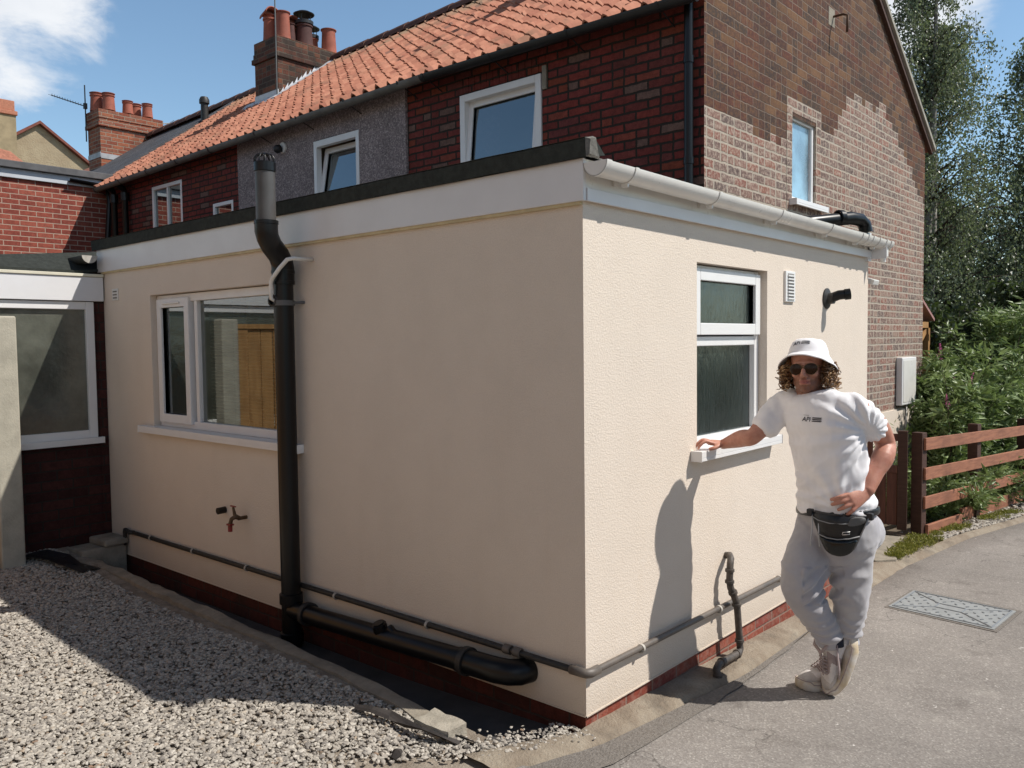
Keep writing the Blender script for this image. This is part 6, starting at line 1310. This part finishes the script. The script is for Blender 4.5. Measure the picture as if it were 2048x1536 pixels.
g = MB(); g.tube([BP(x, .056-abs(x)**2*2.2, z+.004) for x, z in ((-.086, -.024), (-.045, -.034), (0, -.034), (.05, -.024), (.092, -.008))], .0028, 6)
g.tube([BP(x, .045-abs(x)**2*2.2, z) for x, z in ((-.120, .052), (-.09, .040), (-.04, .036), (.02, .042), (.07, .052), (.105, .070))], .0026, 6); g.tube([BP(x, .046-abs(x)**2*2.2, z) for x, z in ((.092, -.010), (.106, .03), (.120, .078))], .0026, 6); g.build('piping', M_pip, BG, smooth=True)
g = MB(); g.tube([BP(.020, .052, -.006), BP(.050, .052, .002), BP(.051, .052, .014), BP(.021, .052, .006), BP(.020, .052, -.006)], .0026, 6); g.build('metal_badge', mat('steel', (.6, .6, .6), .3, metallic=.9), BG, smooth=True)
g = MB(); c0 = Q(.032, .0, .865); pts = []
for a in np.linspace(.0, 2*math.pi, 49): pts.append(c0+tl*(.196*math.cos(a))+tn*(.163*math.sin(a))+UP*(.030*(math.cos(a))*.6+.0))
g.tube(pts, .016, 8, caps=False, ell=.25, up=(0, 0, 1)); g.build('strap', M_lth, BG, smooth=True)
for x, z in ((-.128, .066), (.126, .085)): g = MB(); c = BP(x, .0, z); g.box(tuple(c-Vector((.014, .014, .016))), tuple(c+Vector((.014, .014, .016)))); g.build('buckle', M_dkmetal, BG, bevel=.005)
# ---- printed marks, wrapped onto the cloth
def wrap(target, dst, texts, centre, xdir, ydir, ray, parent, m):
    dg = bpy.context.evaluated_depsgraph_get(); me = target.data; org = Vector(target['_o']); bvh = BVHTree.FromPolygons([v.co+org for v in me.vertices], [tuple(p.vertices) for p in me.polygons])
    g = MB()
    for (kind, dat) in texts:
        if kind == 'text':
            s, size, ox, oy, sh = dat; cu = bpy.data.curves.new('t', 'FONT'); cu.body = s; cu.size = size; cu.resolution_u = 3; cu.shear = sh; cu.offset = size*.012; ob = bpy.data.objects.new('t', cu); COL.objects.link(ob); bpy.context.view_layer.update()
            mt = bpy.data.meshes.new_from_object(ob.evaluated_get(bpy.context.evaluated_depsgraph_get())); bpy.data.objects.remove(ob); bm = bmesh.new(); bm.from_mesh(mt); bmesh.ops.triangulate(bm, faces=bm.faces); bmesh.ops.subdivide_edges(bm, edges=[e for e in bm.edges if e.calc_length() > size*.2], cuts=1); 
            V = [(v.co.x+ox, v.co.y+oy) for v in bm.verts]; bm.verts.index_update(); F = [tuple(v.index for v in f.verts) for f in bm.faces]; bm.free()
        else:
            (x0, y0, x1, y1, sh) = dat; N = 8; V = []; F = []
            for i in range(N+1):
                x = x0+(x1-x0)*i/N; V += [(x, y0), (x+sh, y1)]
            F = [(2*i, 2*i+2, 2*i+3, 2*i+1) for i in range(N)]
        W_ = []; ok = True
        for (x, y) in V:
            p = centre+xdir*x+ydir*y-ray*.15; hit, nrm, _, _ = bvh.ray_cast(p, ray, .4)
            if hit is None: hit = p+ray*.15; nrm = -ray
            W_.append(hit-ray*.0016)
        g.add(W_, F)
    return g.build(dst, m, parent, recalc=False)
M_ink = mat('dark_print', (.02, .022, .035), .7)
rv = -(tn*.55+V3(-.35, .93)*.45).normalized(); xd = rv.cross(UP).normalized()
mk = [('text', ('APi', .030, -.052, -.010, .25))]+[('bar', (-.004, -.010+i*.0075, .040, -.0050+i*.0075, .006)) for i in range(3)]+[('bar', (-.046, .0175, -.018, .0188, .0))]
wrap(SH, 'chest_print', mk, Q(-.108, .10, 1.308), xd, UP, rv, SH, M_ink)
rh = (-hy*.75-hz*.55+hx*.10).normalized(); xh = rh.cross(hz).normalized(); yh = xh.cross(rh).normalized()
wrap(HAT, 'hat_print', [('text', ('APi', .026, -.044, -.008, .12))]+[('bar', (-.004, -.008+i*.0065, .034, -.0040+i*.0065, .005)) for i in range(3)], Hh(-.01, .06, .125), xh, yh, rh, HAT, M_ink)
for o in list(bpy.data.objects):
    if '_o' in o.keys(): del o['_o']
